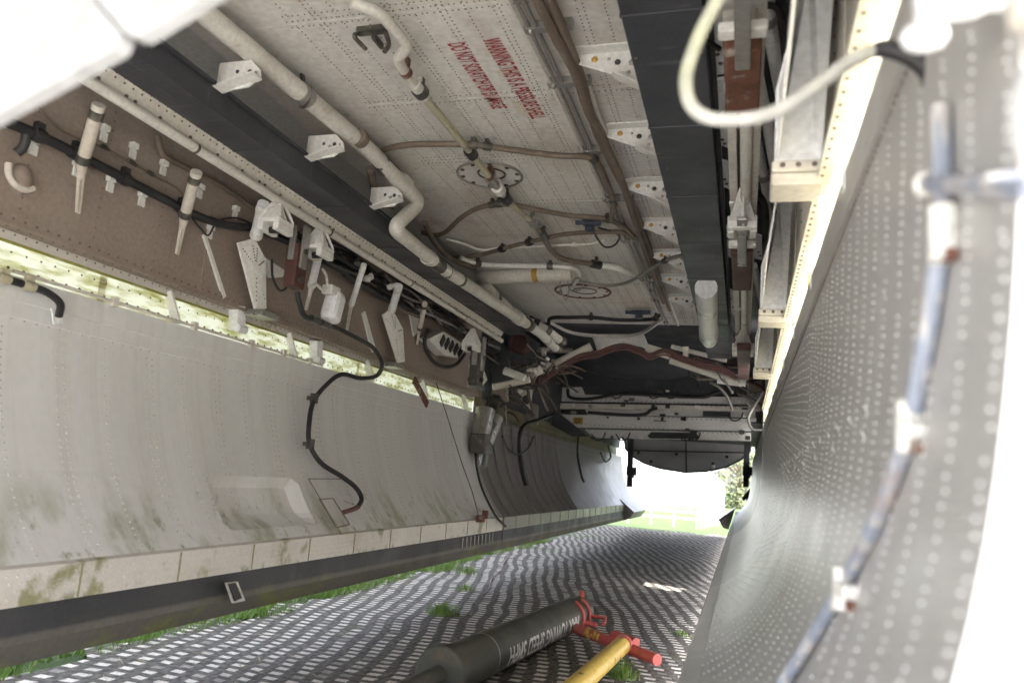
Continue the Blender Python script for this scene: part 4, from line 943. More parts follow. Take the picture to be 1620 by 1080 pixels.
# bomb carriers on the left
def carrier(top, label, s=1.0, mt='rust', grp='suspension blocks hanging in the bay'):
    root = thing('suspension_block', label, 'block', top, grp); t = Vector(top)
    b = MB(); b.box(t + Vector((0, 0, -.09 * s)), (.06 * s, .09 * s, .20 * s)); bd = b.build('body', M[mt], root, bevel=.006)
    b = MB(); b.box(t + Vector((.034 * s, 0, .0 * s)), (.012 * s, .05 * s, .2 * s)); b.box(t + Vector((0, -.05 * s, .01 * s)), (.03 * s, .012 * s, .16 * s)); b.build('tongue', M['steel'], root, bevel=.003)
    b = MB(); b.cyl(t + Vector((-.045 * s, 0, -.02 * s)), t + Vector((.045 * s, 0, -.02 * s)), .014 * s); b.cyl(t + Vector((-.045 * s, 0, -.15 * s)), t + Vector((.045 * s, 0, -.15 * s)), .014 * s); b.build('pin', M['clamp'], bd)
    return root
carrier(onX(472, 392, -1.98), 'brown rusty suspension block hanging between two left brackets', 1.0, 'redbrown')
carrier(onX(756, 560, -1.95), 'far grey brown suspension block below the last left bracket', 1.3, 'clamp')
# canister
o = onX(520, 480, -2.06); rt = thing('canister', 'white rounded canister hanging on the left wall by the struts', 'canister', o)
b = MB(); b.box(onX(527, 486, -2.05), (.09, .10, .17), 0, Matrix.Rotation(R(-14), 3, 'X')); b.build('body', M['whitec'], rt, bevel=.028)
b = MB(); b.box(onX(524, 460, -2.05), (.06, .09, .05)); b.build('neck', M['white'], rt, bevel=.006)
b = MB(); b.tube(catmull([onX(510, 458, -2.05), onX(500, 450, -2.05), onX(492, 455, -2.05), onX(490, 468, -2.06)], 5), .008, 8); b.tube(catmull([onX(518, 452, -2.05), onX(516, 436, -2.05), onX(510, 425, -2.06)], 5), .007, 8); b.build('lead', M['white'], rt)
# slotted box
o = wl(700, 550, .05); rt = thing('terminal_box', 'white slotted terminal box at the far end of the left wall', 'terminal box', o)
b = MB(); q = [wl(678, 536, .1), wl(702, 524, .1), wl(740, 548, .1), wl(728, 566, .1), wl(704, 562, .1)]; b.prism(q, (-.08, 0, 0)); cs = b.build('case', M['white'], rt, bevel=.004)
b = MB()
for i in range(5):
    a = wl(703 + i * 7.0, 533 + i * 4.4, .104); c_ = wl(697 + i * 7.0, 545 + i * 4.4, .104); b.bar(a, c_, .045, .012, 0, (1, 0, 0))
b.build('slot', M['black'], cs)
for i, (pts, r_, lb) in enumerate([([(676, 520), (672, 545), (684, 570), (704, 580), (722, 576), (735, 560)], .014, 'black cable hanging in a loop around the slotted terminal box'), ([(505, 408), (540, 428), (575, 452), (605, 470), (650, 490)], .02, 'dark cable bundle behind the middle wall struts'), ([(520, 412), (560, 446), (600, 462), (640, 486), (672, 500)], .014, 'thinner dark cable crossing the bundle behind the middle wall struts'), ([(655, 482), (690, 505), (715, 520), (745, 540), (770, 555)], .018, 'dark cable bundle along the far left wall'), ([(462, 370), (470, 380), (500, 398), (512, 410)], .022, 'dark cable stub below the nearest hanging bracket'), ([(430, 410), (432, 440), (445, 460), (462, 445)], .006, 'thin grey wire loop under the white bracket plate on the left wall')]):
    pipe('cable', lb, 'cable', [wl(px, py, .07) for px, py in pts], r_, M['black'])
b = MB(); q = [wl(420, 407, .04), wl(452, 428, .04), wl(448, 438, .04), wl(432, 440, .04)]; b.prism(q, (-.03, 0, 0)); tag(b.build('corner_bracket', M['white'], loc=q[0], bevel=.003), 'small white triangular bracket right of the third wall strut', 'bracket')
for k, (px, py, lb) in enumerate([(375, 503, 'white hinge block standing in the left hinge gap below the third strut'), (500, 555, 'white link in the left hinge gap near the black hose')]):
    o = onX(px, py, XL - .015); b = MB(); b.box(o, (.05, .06, .11), 0, Matrix.Rotation(R(12), 3, 'X')); b.cyl(o + Vector((.03, -.03, -.05)), o + Vector((.03, .03, -.05)), .018); tag(b.build('hinge_block', M['whitec'], loc=o, bevel=.004), lb, 'hinge')
# flexible black hose over the door
hp = [wl(470, 462, .12), wl(474, 480, .13), wl(482, 500, .13), wl(500, 507, .12), wl(535, 520, .12), wl(565, 535, .13), wl(590, 550, .14), wl(604, 575, .14), wl(596, 594, .12), wl(570, 598, .1), wl(541, 592, .07), dl(517, 608, .97), dl(496, 635, .97), dl(489, 670, .97), dl(490, 702, .97), dl(508, 732, .97), dl(540, 753, .97), dl(562, 770, .97), dl(572, 788, .97), dl(566, 802, .97)]
fh = thing('flexible_hose', 'black flexible hose draped from the left wall over the near left door', 'hose', hp[0])
path = catmull(hp, 8); b = MB(); b.tube(path, .0125, 12); b.build('hose', M['black'], fh)
for px, py in ((497, 630), (491, 702)):
    o = dl(px, py, .97); b = MB(); b.box(o, (.03, .03, .05)); b.box(dl(px - 5, py, .985), (.02, .05, .02)); b.build('clip', M['clamp'], fh)
b = MB(); b.tube([dl(566, 802, .97), dl(556, 806, .97), dl(543, 810, .98)], .012, 10); b.build('red_end', M['redhose'], fh)
b = MB(); b.tube([wl(492, 503, .12), wl(504, 508, .12)], .02, 10); b.tube([wl(508, 510, .12), wl(522, 516, .12)], .018, 10); b.build('coupling', M['clamp'], fh)
# cable top left of the door
cb = [onX(-30, 425, -2.12), onX(5, 440, -2.12), onX(45, 452, -2.12), onX(75, 463, -2.11), onX(95, 480, -2.11), onX(93, 500, -2.13)]
pipe('cable', 'black cable with a brass gland ending on the top of the near left door', 'cable', cb, .012, M['black'], clamps=[cb[1], cb[2]], cm='olivepipe', cr=1.3)
# hydraulic jack at the door seam
o = onX(775, 650, -2.08); rt = thing('door_jack', 'grey steel hydraulic door jack at the seam between the two left doors', 'door jack', o)
b = MB(); b.cyl(onX(768, 648, -2.06), onX(760, 690, -2.06), .085, .075, 18); b.build('cylinder', M['steel'], rt, bevel=.006)
b = MB(); b.cyl(onX(785, 660, -2.0), onX(770, 700, -2.02), .06, .05, 16); b.build('side_cylinder', M['steel'], rt, bevel=.006)
b = MB(); b.box(onX(762, 702, -2.05), (.14, .2, .16)); b.build('base_block', M['clamp'], rt, bevel=.01)
b = MB(); b.cyl(onX(768, 715, -2.06), onX(764, 738, -2.05), .03); b.cyl(onX(758, 715, -2.06), onX(755, 730, -2.06), .02); b.build('piston_rod', M['steel'], rt)
pipe('hydraulic_line', 'thin dark hydraulic line running from the door jack down the door seam', 'pipe', [dl(754, 690, .98), dl(752, 720, .98), dl(760, 765, .98), dl(782, 812, .98), dl(800, 832, .98)], .009, M['black'])
pipe('cord', 'thin brown cord hanging across the near left door', 'cord', [onX(690, 605, -2.12), dl(708, 660, .975), dl(730, 730, .975), dl(746, 775, .975), dl(757, 815, .975)], .0035, M['redbrown'])
b = MB(); o = dl(760, 820, .98); b.box(o, (.05, .08, .05)); b.box(o + Vector((.02, .04, .03)), (.04, .03, .06)); tag(b.build('cleat', M['rust'], loc=o, bevel=.005), 'rusty cleat at the foot of the brown cord on the left door', 'cleat')
for i, (pts, r_, lb) in enumerate([([(876, 655), (850, 665), (830, 672), (822, 690), (822, 715), (826, 745), (832, 768)], .02, 'thick black cable looping down the far left door'), ([(915, 690), (914, 720), (920, 752), (924, 762)], .016, 'thin black cable hanging down the far left door'), ([(962, 705), (966, 722), (958, 730), (950, 716)], .014, 'small black cable loop at the end of the far left door'), ([(795, 690), (806, 712), (822, 718), (836, 708), (844, 690)], .01, 'slack thin wire swag beside the door jack')]):
    pipe('cable', lb, 'cable', [onX(px, py, -2.05 if i else -2.06) if py < 700 else dl(px, py, .98) for px, py in pts], r_, M['black'])
b = MB(); b.bar(onX(655, 600, XL + .03), onX(676, 640, XL + .03), .05, .012, 0, (1, 0, 0)); tag(b.build('hinge_strap', M['rust'], loc=onX(665, 620, XL + .03)), 'rusty strap crossing the left hinge gap', 'strap')

# cluster of structure at the far left corner
o = onY(800, 620, 6.5)
cl = thing('lattice_frame', 'cluttered grey frame with lightening holes at the far left corner of the bay', 'frame', o)
for k, (pp_, Y) in enumerate([([(740, 580), (762, 578), (770, 600), (760, 612), (748, 605)], 6.25), ([(820, 618), (842, 614), (838, 648), (830, 648)], 7.4)]):
    b = MB(); q = [onY(px, py, Y) for px, py in pp_]; b.prism(q, (0, .03, 0)); b.build('web_plate', M['pale'], cl, bevel=.004)
    cen = sum(q, Vector()) / len(q); b = MB(); b.cyl(cen - Vector((0, .004, 0)), cen + Vector((0, .004, 0)), .045); b.build('lightening_hole', M['dark'], cl)
for pp_, Y, mt in (([(765, 610), (800, 606), (803, 634), (778, 640)], 6.6, 'wall'), ([(760, 618), (790, 625), (785, 655), (752, 648)], 6.55, 'clamp'), ([(800, 625), (850, 640), (850, 672), (795, 645)], 7.8, 'steel'), ([(850, 600), (868, 640), (930, 690), (905, 690), (850, 660)], 9.0, 'dark'), ([(1180, 606), (1206, 600), (1210, 640), (1190, 650)], 8.4, 'wall'), ([(770, 560), (800, 555), (812, 600), (780, 606)], 6.5, 'dark')):
    b = MB(); q = [onY(px, py, Y) for px, py in pp_]; b.prism(q, (0, .06, 0)); b.build('frame_panel', M[mt], cl, bevel=.004)
for a, c_, Y, r_, mt in (((780, 612), (838, 600), 6.4, .03, 'pale'), ((798, 586), (830, 598), 6.3, .035, 'white'), ((838, 596), (935, 548), 7.0, .04, 'pale'), ((1022, 550), (1060, 562), 7.0, .04, 'pale'), ((1060, 570), (1170, 606), 7.4, .032, 'pale'), ((1135, 600), (1180, 606), 7.6, .04, 'white'), ((1062, 548), (1150, 570), 7.3, .022, 'duct'), ((775, 600), (850, 575), 6.6, .03, 'clamp'), ((790, 560), (840, 590), 6.9, .02, 'steel'), ((845, 585), (880, 575), 7.2, .035, 'white'), ((850, 552), (905, 555), 7.4, .03, 'steel')):
    b = MB(); b.cyl(onY(*a, Y), onY(*c_, Y), r_, None, 12); b.build('tube', M[mt], cl)
rnd = random.Random(5)
for i in range(60):
    x0 = rnd.uniform(770, 885); nn = 0; y0 = 640 - (x0 - 775) * .55 + rnd.uniform(-22, 14); Y = rnd.uniform(6.3, 7.6)
    a = onY(x0, y0, Y); q = [a]
    dv = Vector((rnd.uniform(-.03, .07), rnd.uniform(-.02, .03), rnd.uniform(-.035, .035)))
    for _ in range(4): dv = dv + Vector((rnd.uniform(-.03, .03), 0, rnd.uniform(-.03, .02))); a = a + dv; q.append(a)
    b = MB(); b.tube(catmull(q, 4), rnd.choice((.006, .009, .013)), 6); b.build('lead', M[rnd.choice(['black', 'clamp', 'hose', 'black', 'redbrown', 'clamp', 'hose', 'steel'])], cl)
for i in range(34):
    x0 = rnd.uniform(762, 880); y0 = 650 - (x0 - 762) * .62 + rnd.uniform(-34, 10); Y = rnd.uniform(6.25, 7.7); o = onY(x0, y0, Y); rot = Matrix.Rotation(rnd.uniform(-.8, .8), 3, 'Y') @ Matrix.Rotation(rnd.uniform(-.5, .5), 3, 'X')
    b = MB(); b.box(o, (rnd.uniform(.02, .10), rnd.uniform(.02, .05), rnd.uniform(.015, .07)), 0, rot); b.dome(o + Vector((0, -.03, 0)), (0, -1, 0), .012, .008)
    b.build('fitting', M[rnd.choice(['white', 'pale', 'steel', 'clamp', 'wall', 'duct'])], cl, bevel=.003)
for i in range(22):
    x0 = rnd.uniform(1060, 1200); y0 = 560 + (x0 - 1060) * .34 + rnd.uniform(-14, 26); Y = rnd.uniform(7.0, 8.4); a = onY(x0, y0, Y); q = [a]
    for _ in range(3): a = a + Vector((rnd.uniform(-.02, .2), rnd.uniform(-.06, .1), rnd.uniform(-.12, .03))); q.append(a)
    b = MB(); b.tube(catmull(q, 4), rnd.choice((.006, .01, .016)), 6); b.build('lead', M[rnd.choice(['black', 'clamp', 'hose', 'steel', 'redbrown', 'pale'])], cl)
for i in range(40):
    x0 = rnd.uniform(905, 1195); y0 = rnd.choice((617, 632, 641, 653, 659, 678, 690)) + (x0 - 905) * .015 + rnd.uniform(-2, 2); o = onY(x0, y0, 9.26)
    b = MB(); b.box(o, (rnd.uniform(.02, .07), .03, rnd.uniform(.02, .05))); b.build('clip', M[rnd.choice(['clamp', 'white', 'steel', 'black', 'dark'])], fus, bevel=.004)
for i in range(9):
    x0 = rnd.uniform(930, 1160); y0 = rnd.choice((620, 655, 686)); a = onY(x0, y0, 9.25); q = [a, a + Vector((.06, 0, -.07)), a + Vector((.14, 0, -.05)), a + Vector((.17, 0, .03))]
    b = MB(); b.tube(catmull(q, 4), .008, 6); b.build('lead', M['black'], fus)
for px, py, mt in ((1005 - 120, 548, 'decal'), (1085, 556, 'decal')):
    b = MB(); b.box(onY(px, py, 7.05), (.05, .02, .09)); b.build('tag_plate', M[mt], cl)
# red brown hoses sagging across the cavity
for i, (dy, r_, lb) in enumerate([(0, .012, 'upper red brown hose looped across the far end frame'), (4, .010, 'middle red brown hose looped across the far end frame'), (8, .009, 'lower red brown hose looped across the far end frame')]):
    pipe('red_hose', lb, 'hose', [onY(px, py + dy, 6.95 - .03 * i) for px, py in ((845, 606), (880, 582), (915, 562), (945, 556), (970, 547), (990, 545), (1012, 552), (1028, 560), (1050, 553), (1075, 562), (1110, 574), (1140, 580), (1165, 592))], r_, M['redhose'])
pipe('cable', 'black cable laid along the far cross beams', 'cable', [onY(px, py, 9.25) for px, py in ((898, 615), (902, 628), (930, 631), (985, 623), (1050, 626), (1110, 628), (1130, 622), (1145, 617))], .02, M['black'])
pipe('cable', 'black cable below the middle far cross beam', 'cable', [onY(px, py, 9.24) for px, py in ((930, 652), (965, 655), (1015, 656), (1030, 648), (1040, 645))], .02, M['black'])
pipe('wire', 'pale wire drooping beside the right end of the cross beams', 'wire', [onY(px, py, 7.0) for px, py in ((1208, 620), (1195, 640), (1184, 660), (1190, 678), (1206, 680))], .012, M['steel'])
# dark struts at the tail
for px, lb in ((1000, 'left dark upright strut beside the tail panel'), (1184, 'right dark upright strut beside the tail panel')):
    o = onY(px, 690, 13.2); b = MB(); b.bar(onY(px - 2, 690, 13.2), onY(px - 4, 770, 13.2), .09, .09); b.box(onY(px - 1, 745, 13.2), (.16, .12, .14)); b.cyl(onY(px - 6, 752, 13.1), onY(px + 3, 752, 13.1), .04)
    tag(b.build('tail_strut', M['dark'], loc=o, bevel=.008), lb, 'strut')
b = MB(); o = onY(1060, 580, 9.0); b.ball(o + Vector((-.35, 0, .12)), .62, 0, 28, 16, (1.55, .4, .46)); tag(b.build('fuel_cell', M['dark'], loc=o), 'dark bulging fuel cell filling the far cavity above the cross beams', 'tank')
for px, py, lb in ((822, 545, 'red drum end at the far end of the left beam'), (1148, 545, 'red brown drum end at the far end of the right beam')):
    o = onY(px, py, 6.9); b = MB(); b.cyl(o - Vector((0, .05, 0)), o + Vector((0, .12, 0)), .085, None, 20); b.ring(o - Vector((0, .05, 0)), (0, 1, 0), .08, .012); tag(b.build('drum_end', M['redbrown'], loc=o), lb, 'drum')

# ================================================================== right side fittings
ZS = 1.9
sr = thing('suspension_rail', 'pair of long pale suspension bars right of the right roof beam', 'rail', (-.03, .6, ZS))
for x0, mt in ((-.058, 'pale'), (.0, 'pale')):
    b = MB(); b.span(x0 - .014, x0 + .014, .5, 6.3, ZS + .01, ZS + .045); b.build('bar', M[mt], sr, bevel=.002)
b = MB(); b.span(-.040, -.018, .5, 6.3, ZS + .05, ZS + .056); b.build('channel', M['clamp'], sr)
for i in range(6):
    b = MB(); b.span(-.075, .018, 1.1 + .9 * i, 1.14 + .9 * i, ZS + .0, ZS + .009); b.build('cross_tie', M['white'], sr, bevel=.002)
def rfork(px, py, s, label):
    a = onZ(px, py, ZS)
    root = thing('hanging_bracket', label, 'bracket', a, 'hanging brackets under the rails')
    b = MB()
    b.prism([a + Vector((-.012 * s, 0, 0)), a + Vector((.012 * s, 0, 0)), a + Vector((.05 * s, .2 * s, -.05 * s)), a + Vector((-.05 * s, .2 * s, -.05 * s))], (0, 0, -.008))
    b.prism([a + Vector((0, 0, 0)), a + Vector((.008, 0, 0)), a + Vector((.008, .2 * s, -.06 * s)), a + Vector((0, .2 * s, -.06 * s))], (0, 0, -.03)); b.build('pyramid', M['white'], root, bevel=.003)
    b = MB(); c_ = a + Vector((0, .22 * s, -.06 * s)); b.box(c_, (.11 * s, .04 * s, .05 * s))
    for sx in (-1, 1): b.box(c_ + Vector((sx * .042 * s, .06 * s, -.005)), (.026 * s, .08 * s, .05 * s))
    fk = b.build('fork', M['white'], root, bevel=.004)
    b = MB(); b.cyl(c_ + Vector((-.05 * s, .06 * s, 0)), c_ + Vector((.05 * s, .06 * s, 0)), .014 * s); b.build('pin', M['clamp'], fk)
rfork(1175, 296, 1.0, 'nearest hanging white bracket between the pale suspension bars on the right')
rfork(1176, 520, 1.35, 'far hanging white bracket between the pale suspension bars on the right')
def rblock(x0, y0, x1, y1, z, label, mt='rust', hook=None):
    a = onZ((x0 + x1) / 2, y0, z); c_ = onZ((x0 + x1) / 2, y1, z); wd = (onZ(x1, (y0 + y1) / 2, z) - onZ(x0, (y0 + y1) / 2, z)).length
    root = thing('suspension_block', label, 'block', a, 'suspension blocks hanging in the bay')
    b = MB(); b.bar(a, c_, wd, wd * .6); b.build('body', M[mt], root, bevel=.008)
    if hook:
        h0 = onZ((x0 + x1) / 2, hook[0], z - wd * .36); h1 = onZ((x0 + x1) / 2, hook[1], z - wd * .36)
        b = MB(); b.bar(h0, h1, wd * .42, .014); b.build('tongue', M['steel'], root, bevel=.004)
        b = MB(); q = h0.lerp(h1, .25) + Vector((0, 0, wd * .3)); b.cyl(q + Vector((-wd * .5, 0, .0)), q + Vector((wd * .5, 0, .0)), wd * .32, None, 18); b.build('roller', M['steel'], root)
        b = MB(); q = h0.lerp(h1, .62) + Vector((0, 0, wd * .25)); b.box(q, (wd * 1.25, wd * .5, wd * .3)); b.build('cradle', M['white'], root, bevel=.006)
    return root
rblock(1147, 66, 1203, 166, 1.86, 'large rusty suspension block with a white tongue at the top right', 'rust', (-30, 108))
rblock(1158, 392, 1190, 452, 1.86, 'middle red brown suspension block below the nearest right bracket', 'redbrown', (345, 420))
rblock(1167, 548, 1186, 596, 1.8, 'farthest red brown suspension block on the right', 'redbrown')
PZ = 2.08
pipe('white_pipe', 'white pipe slanting beside the top right suspension block', 'pipe', [onZ(1212, -12, PZ), onZ(1216, 30, PZ), onZ(1230, 115, PZ), onZ(1246, 205, PZ), onZ(1252, 235, PZ)], .02, M['whitec'], smooth=False, clamps=[onZ(1219, 40, PZ)], cm='steel', cr=1.1)
pipe('white_pipe', 'longer white pipe running beside the pale suspension bars', 'pipe', [onZ(1196, 110, PZ - .06), onZ(1212, 185, PZ - .06), onZ(1228, 280, PZ - .06), onZ(1238, 350, PZ - .06)], .018, M['whitec'], smooth=False, clamps=[onZ(1210, 175, PZ - .06), onZ(1226, 270, PZ - .06)], cm='steel', cr=1.15)
pipe('white_pipe', 'thin white pipe deep beside the right wall', 'pipe', [onZ(1196, 215, PZ), onZ(1210, 290, PZ), onZ(1226, 400, PZ), onZ(1232, 470, PZ), onZ(1236, 520, PZ)], .018, M['whitec'], clamps=[onZ(1208, 282, PZ)], cm='steel')
pipe('white_pipe', 'far white pipe beside the middle suspension block', 'pipe', [onZ(1192, 420, PZ), onZ(1204, 470, PZ), onZ(1212, 520, PZ)], .022, M['whitec'], smooth=False)
pipe('cable', 'black cable with a plug above the top white pipe', 'cable', [onZ(1208, 8, 2.02), onZ(1228, 12, 2.02), onZ(1236, 30, 2.02), onZ(1240, 70, 2.02), onZ(1244, 112, 2.02), onZ(1252, 122, 2.02)], .009, M['black'])
pipe('cable', 'thick black cable against the right wall plates', 'cable', [onZ(1250, -10, 2.0), onZ(1262, 30, 2.0), onZ(1270, 60, 2.0), onZ(1268, 100, 2.0), onZ(1256, 128, 2.0), onZ(1240, 230, 2.0), onZ(1238, 260, 2.0)], .013, M['black'])
pipe('cable', 'black cable sagging beside the pale suspension bars', 'cable', [onZ(1196, 305, 2.02), onZ(1208, 320, 2.02), onZ(1212, 350, 2.02), onZ(1210, 390, 2.02), onZ(1216, 430, 2.02), onZ(1222, 460, 2.02)], .014, M['black'])
pipe('cable', 'short grey cable curve above the large rusty block', 'cable', [onZ(1112, 62, 2.0), onZ(1126, 70, 2.0), onZ(1138, 78, 2.0)], .008, M['black'])
b = MB(); b.cyl(onZ(1293, 10, 1.75), onZ(1284, 50, 1.75), .026, .024, 16); b.cyl(onZ(1286, 52, 1.75), onZ(1280, 98, 1.75), .018, None, 14); tag(b.build('spring_strut', M['steel'], loc=onZ(1290, 20, 1.75)), 'stubby metal cylinder at the top right beside the white wall plates', 'strut')
b = MB(); b.span(-.11, .16, .9, 6.6, 2.14, 2.15); tag(b.build('roof_lining', M['beam'], loc=(0, 2, 2.14)), 'slate grey lining above the pipes on the right of the bay', 'lining')
for i, (pp_, lb) in enumerate([([(1115, 20), (1142, 12), (1146, 118), (1118, 120)], 'white plate behind the cable loop at the top right'), ([(1118, 130), (1146, 125), (1148, 196), (1124, 206)], 'white plate left of the large rusty block'), ([(1124, 196), (1150, 200), (1152, 235), (1128, 225)], 'white plate left of the pale suspension bars, nearest'), ([(1130, 250), (1152, 258), (1154, 300), (1136, 292)], 'white plate left of the pale suspension bars, in the middle'), ([(1146, 355), (1160, 365), (1160, 410), (1148, 404)], 'white plate left of the middle suspension block'), ([(1188, 368), (1206, 375), (1206, 412), (1190, 408)], 'white plate right of the middle suspension block'), ([(1150, 455), (1164, 462), (1164, 500), (1153, 496)], 'white plate far left of the pale suspension bars')]):
    q = [onZ(px, py, 2.05) for px, py in pp_]; b = MB(); b.prism(q, (0, 0, .01)); c_ = sum(q, Vector()) / 4
    for t in (.3, .6): b.dome(c_.lerp(q[2], t), (0, 0, -1), .008, .006, 1); b.dome(c_.lerp(q[0], t), (0, 0, -1), .008, .006, 1)
    tag(b.build('web_plate', [M['whitec'], M['rivet_d']], loc=q[0], bevel=.002), lb, 'plate')
# right wall plates with feet
def rplate(y0, y1, yf, label):
    root = thing('wall_strut', label, 'strut', (XR, yf, ZW), 'white wall plates with feet on the right wall')
    X = XR - .004
    b = MB(); b.prism([(X - .10, yf, ZW + .03), (X - .10, yf, ZW + .2), (X - .05, y0, ZW + .34), (X - .01, y0, ZW + .34), (X - .01, yf, ZW + .03)], (0, .02, 0)); b.prism([(X - .098, yf - .012, ZW + .04), (X - .098, y1, ZW + .045), (X - .052, y1, ZW + .4), (X - .072, yf - .012, ZW + .32)], (.006, 0, 0)); b.build('plate', M['whitec'], root, bevel=.002)
    b = MB(); b.span(X - .105, X - .005, yf - .02, yf + .10, ZW + .012, ZW + .034); b.span(X - .105, X - .005, yf - .012, yf + .09, ZW - .014, ZW + .011); ft_ = b.build('foot', M['pale'], root, bevel=.003)
    b = MB()
    for dx in (.085, .055, .025): b.dome((X - dx, yf - .02, ZW + .024), (0, -1, 0), .006, .004)
    b.build('foot_bolt', M['rivet_d'], ft_)
    return root
rplate(1.3, .95, 1.555, 'nearest white wall plate with a stepped foot on the right wall')
rplate(2.6, 2.25, 2.88, 'second white wall plate with a stepped foot on the right wall')
rplate(4.0, 3.6, 4.27, 'farthest white wall plate with a stepped foot on the right wall')
for i in range(9):
    y = 1.25 + .62 * i
    o = Vector((XR + .01, y, 1.325)); b = MB(); b.box(o + Vector((-.005, 0, 0)), (.03, .02, .05)); b.bar(o + Vector((.03, -.04, .03)), o + Vector((-.012, 0, -.02)), .012, .008); b.bar(o + Vector((.03, .05, .03)), o + Vector((-.012, 0, -.02)), .012, .008)
    tag(b.build('hinge_clip', M['whitec'], loc=o, bevel=.002), '%s white hinge clip on the top edge of the right door, counted from the camera' % (ords + ['ninth'])[i if i < 7 else i] if i != 7 else 'eighth white hinge clip on the top edge of the right door, counted from the camera', 'clip', 'hinge clips along the right door')

# ================================================================== near foreground
b0 = [(1150, -30), (1128, 12), (1104, 62), (1086, 118), (1090, 160), (1112, 183), (1150, 190), (1205, 184), (1255, 162), (1300, 130), (1345, 97), (1385, 80)]
lp = [onY(px, py, .72) for px, py in b0]
cp = thing('cable_loop', 'pale sheathed cable looping in front of the top right rusty block', 'cable', lp[0])
b = MB(); b.tube(catmull(lp, 8), .0068, 12); b.build('sheath', M['paleloop'], cp)
bt = [onY(px, py, .72) for px, py in ((1383, 80), (1405, 78), (1440, 88), (1468, 108), (1480, 135), (1487, 172))]
b = MB(); b.tube(catmull(bt, 6), [.0078 + .004 * (i / 30) for i in range(len(catmull(bt, 6)))], 12); b.tube([onY(1478, 118, .715), onY(1510, 106, .72)], .009, 10); b.build('boot', M['black'], cp)
bp_ = [dr(1487, 170, .94), dr(1490, 240, .94), dr(1491, 350, .94), dr(1478, 460, .94), dr(1458, 580, .94), dr(1432, 700, .94), dr(1392, 810, .94), dr(1345, 905, .94), dr(1296, 990, .94), dr(1235, 1085, .94)]
bpp = thing('hydraulic_pipe', 'flaking blue grey pipe following the curve of the right door', 'pipe', bp_[0])
path = catmull(bp_, 6); b = MB(); b.tube(path, .0072, 12); b.build('run', M['bluepipe'], bpp)
for px, py in ((1494, 370), (1440, 675), (1335, 930)):
    o = dr(px, py, .94); o2 = dr(px + 18, py + 8, .985)
    b = MB(); b.tube([o + Vector((0, 0, .02)), o, o - Vector((0, 0, .02))], .0105, 12); b.bar(o, o2, .022, .014); ck = b.build('clamp_block', M['white'], bpp, bevel=.002)
    b = MB(); b.box(o2 + Vector((-.004, 0, -.012)), (.008, .012, .008)); b.build('clamp_bolt', M['rust'], ck)
b = MB(); b.tube([dr(1470, 290, .93), dr(1640, 296, .93)], .007, 10); b.ball(dr(1466, 290, .93), .011, 1)
tag(b.build('blue_rod', [M['bluepipe'], M['white']], loc=dr(1470, 290, .93)), 'pale blue rod with a white knob sticking out across the near right door', 'rod')
# white panels hanging into the top left of the view
def plate3(poly, Y, th, slope):
    q = []
    for px, py in poly:
        p = onY(px, py, Y); q.append(p)
    return q
YN = .42
def rounded(poly, rads, n=5):
    out = []
    k = len(poly)
    for i in range(k):
        p = Vector((*poly[i], 0)); a = Vector((*poly[i - 1], 0)); c_ = Vector((*poly[(i + 1) % k], 0)); r_ = rads[i]
        if r_ <= 0: out.append(poly[i]); continue
        s0 = p + (a - p).normalized() * r_; s1 = p + (c_ - p).normalized() * r_
        for j in range(n + 1):
            t = j / n; v = s0 * (1 - t) ** 2 + p * 2 * t * (1 - t) + s1 * t * t; out.append((v.x, v.y))
    return out
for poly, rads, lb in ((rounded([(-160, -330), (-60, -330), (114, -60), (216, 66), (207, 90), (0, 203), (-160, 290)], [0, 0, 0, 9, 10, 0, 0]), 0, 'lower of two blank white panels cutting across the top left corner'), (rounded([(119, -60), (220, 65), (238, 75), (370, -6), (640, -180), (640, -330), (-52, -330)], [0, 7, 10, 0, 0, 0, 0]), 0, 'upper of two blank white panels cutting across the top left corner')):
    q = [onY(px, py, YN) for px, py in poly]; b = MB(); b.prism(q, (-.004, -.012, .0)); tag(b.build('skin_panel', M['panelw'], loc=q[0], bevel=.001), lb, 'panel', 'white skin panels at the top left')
b = MB(); q = [onY(px, py, .45) for px, py in rounded([(1420, -330), (1436, -60), (1447, 40), (1540, 30), (1560, 18), (1585, 18), (1588, -330)], [0, 0, 8, 8, 4, 4, 0])]; b.prism(q, (0, -.014, 0)); tag(b.build('hinge_cover', M['whitec'], loc=q[0], bevel=.002), 'white hinge cover plate hanging into the top right of the view', 'cover')
b = MB(); o = onY(1462, 58, .47); b.ball(o, .012, 0, 16, 10, (1.1, .8, .75)); b.cyl(o + Vector((0, 0, .004)), o + Vector((.004, .02, .018)), .006); tag(b.build('end_bolt', M['whitec'], loc=o), 'rounded white bolt head just below the top right hinge cover', 'bolt')
b = MB(); q = [onY(px, py, .40) for px, py in rounded([(1580, -60), (1590, 50), (1612, 60), (1616, 95), (1640, 240), (1700, 240), (1700, -60)], [0, 6, 6, 6, 0, 0, 0])]; b.prism(q, (0, -.02, 0)); tag(b.build('cream_arm', M['pale'], loc=q[0], bevel=.003), 'cream painted arm at the top right corner of the view', 'arm')
b = MB(); q = [onY(px, py, .41) for px, py in catmull2] if False else [onY(px, py, .39) for px, py in ((1640, 90), (1612, 118), (1597, 155), (1594, 190), (1600, 235), (1618, 285), (1660, 330), (1700, 330), (1700, 90))]
b.prism(q, (0, -.03, 0)); tag(b.build('end_rib', M['whitec'], loc=q[0], bevel=.003), 'curved white rib end at the right edge of the view', 'rib')

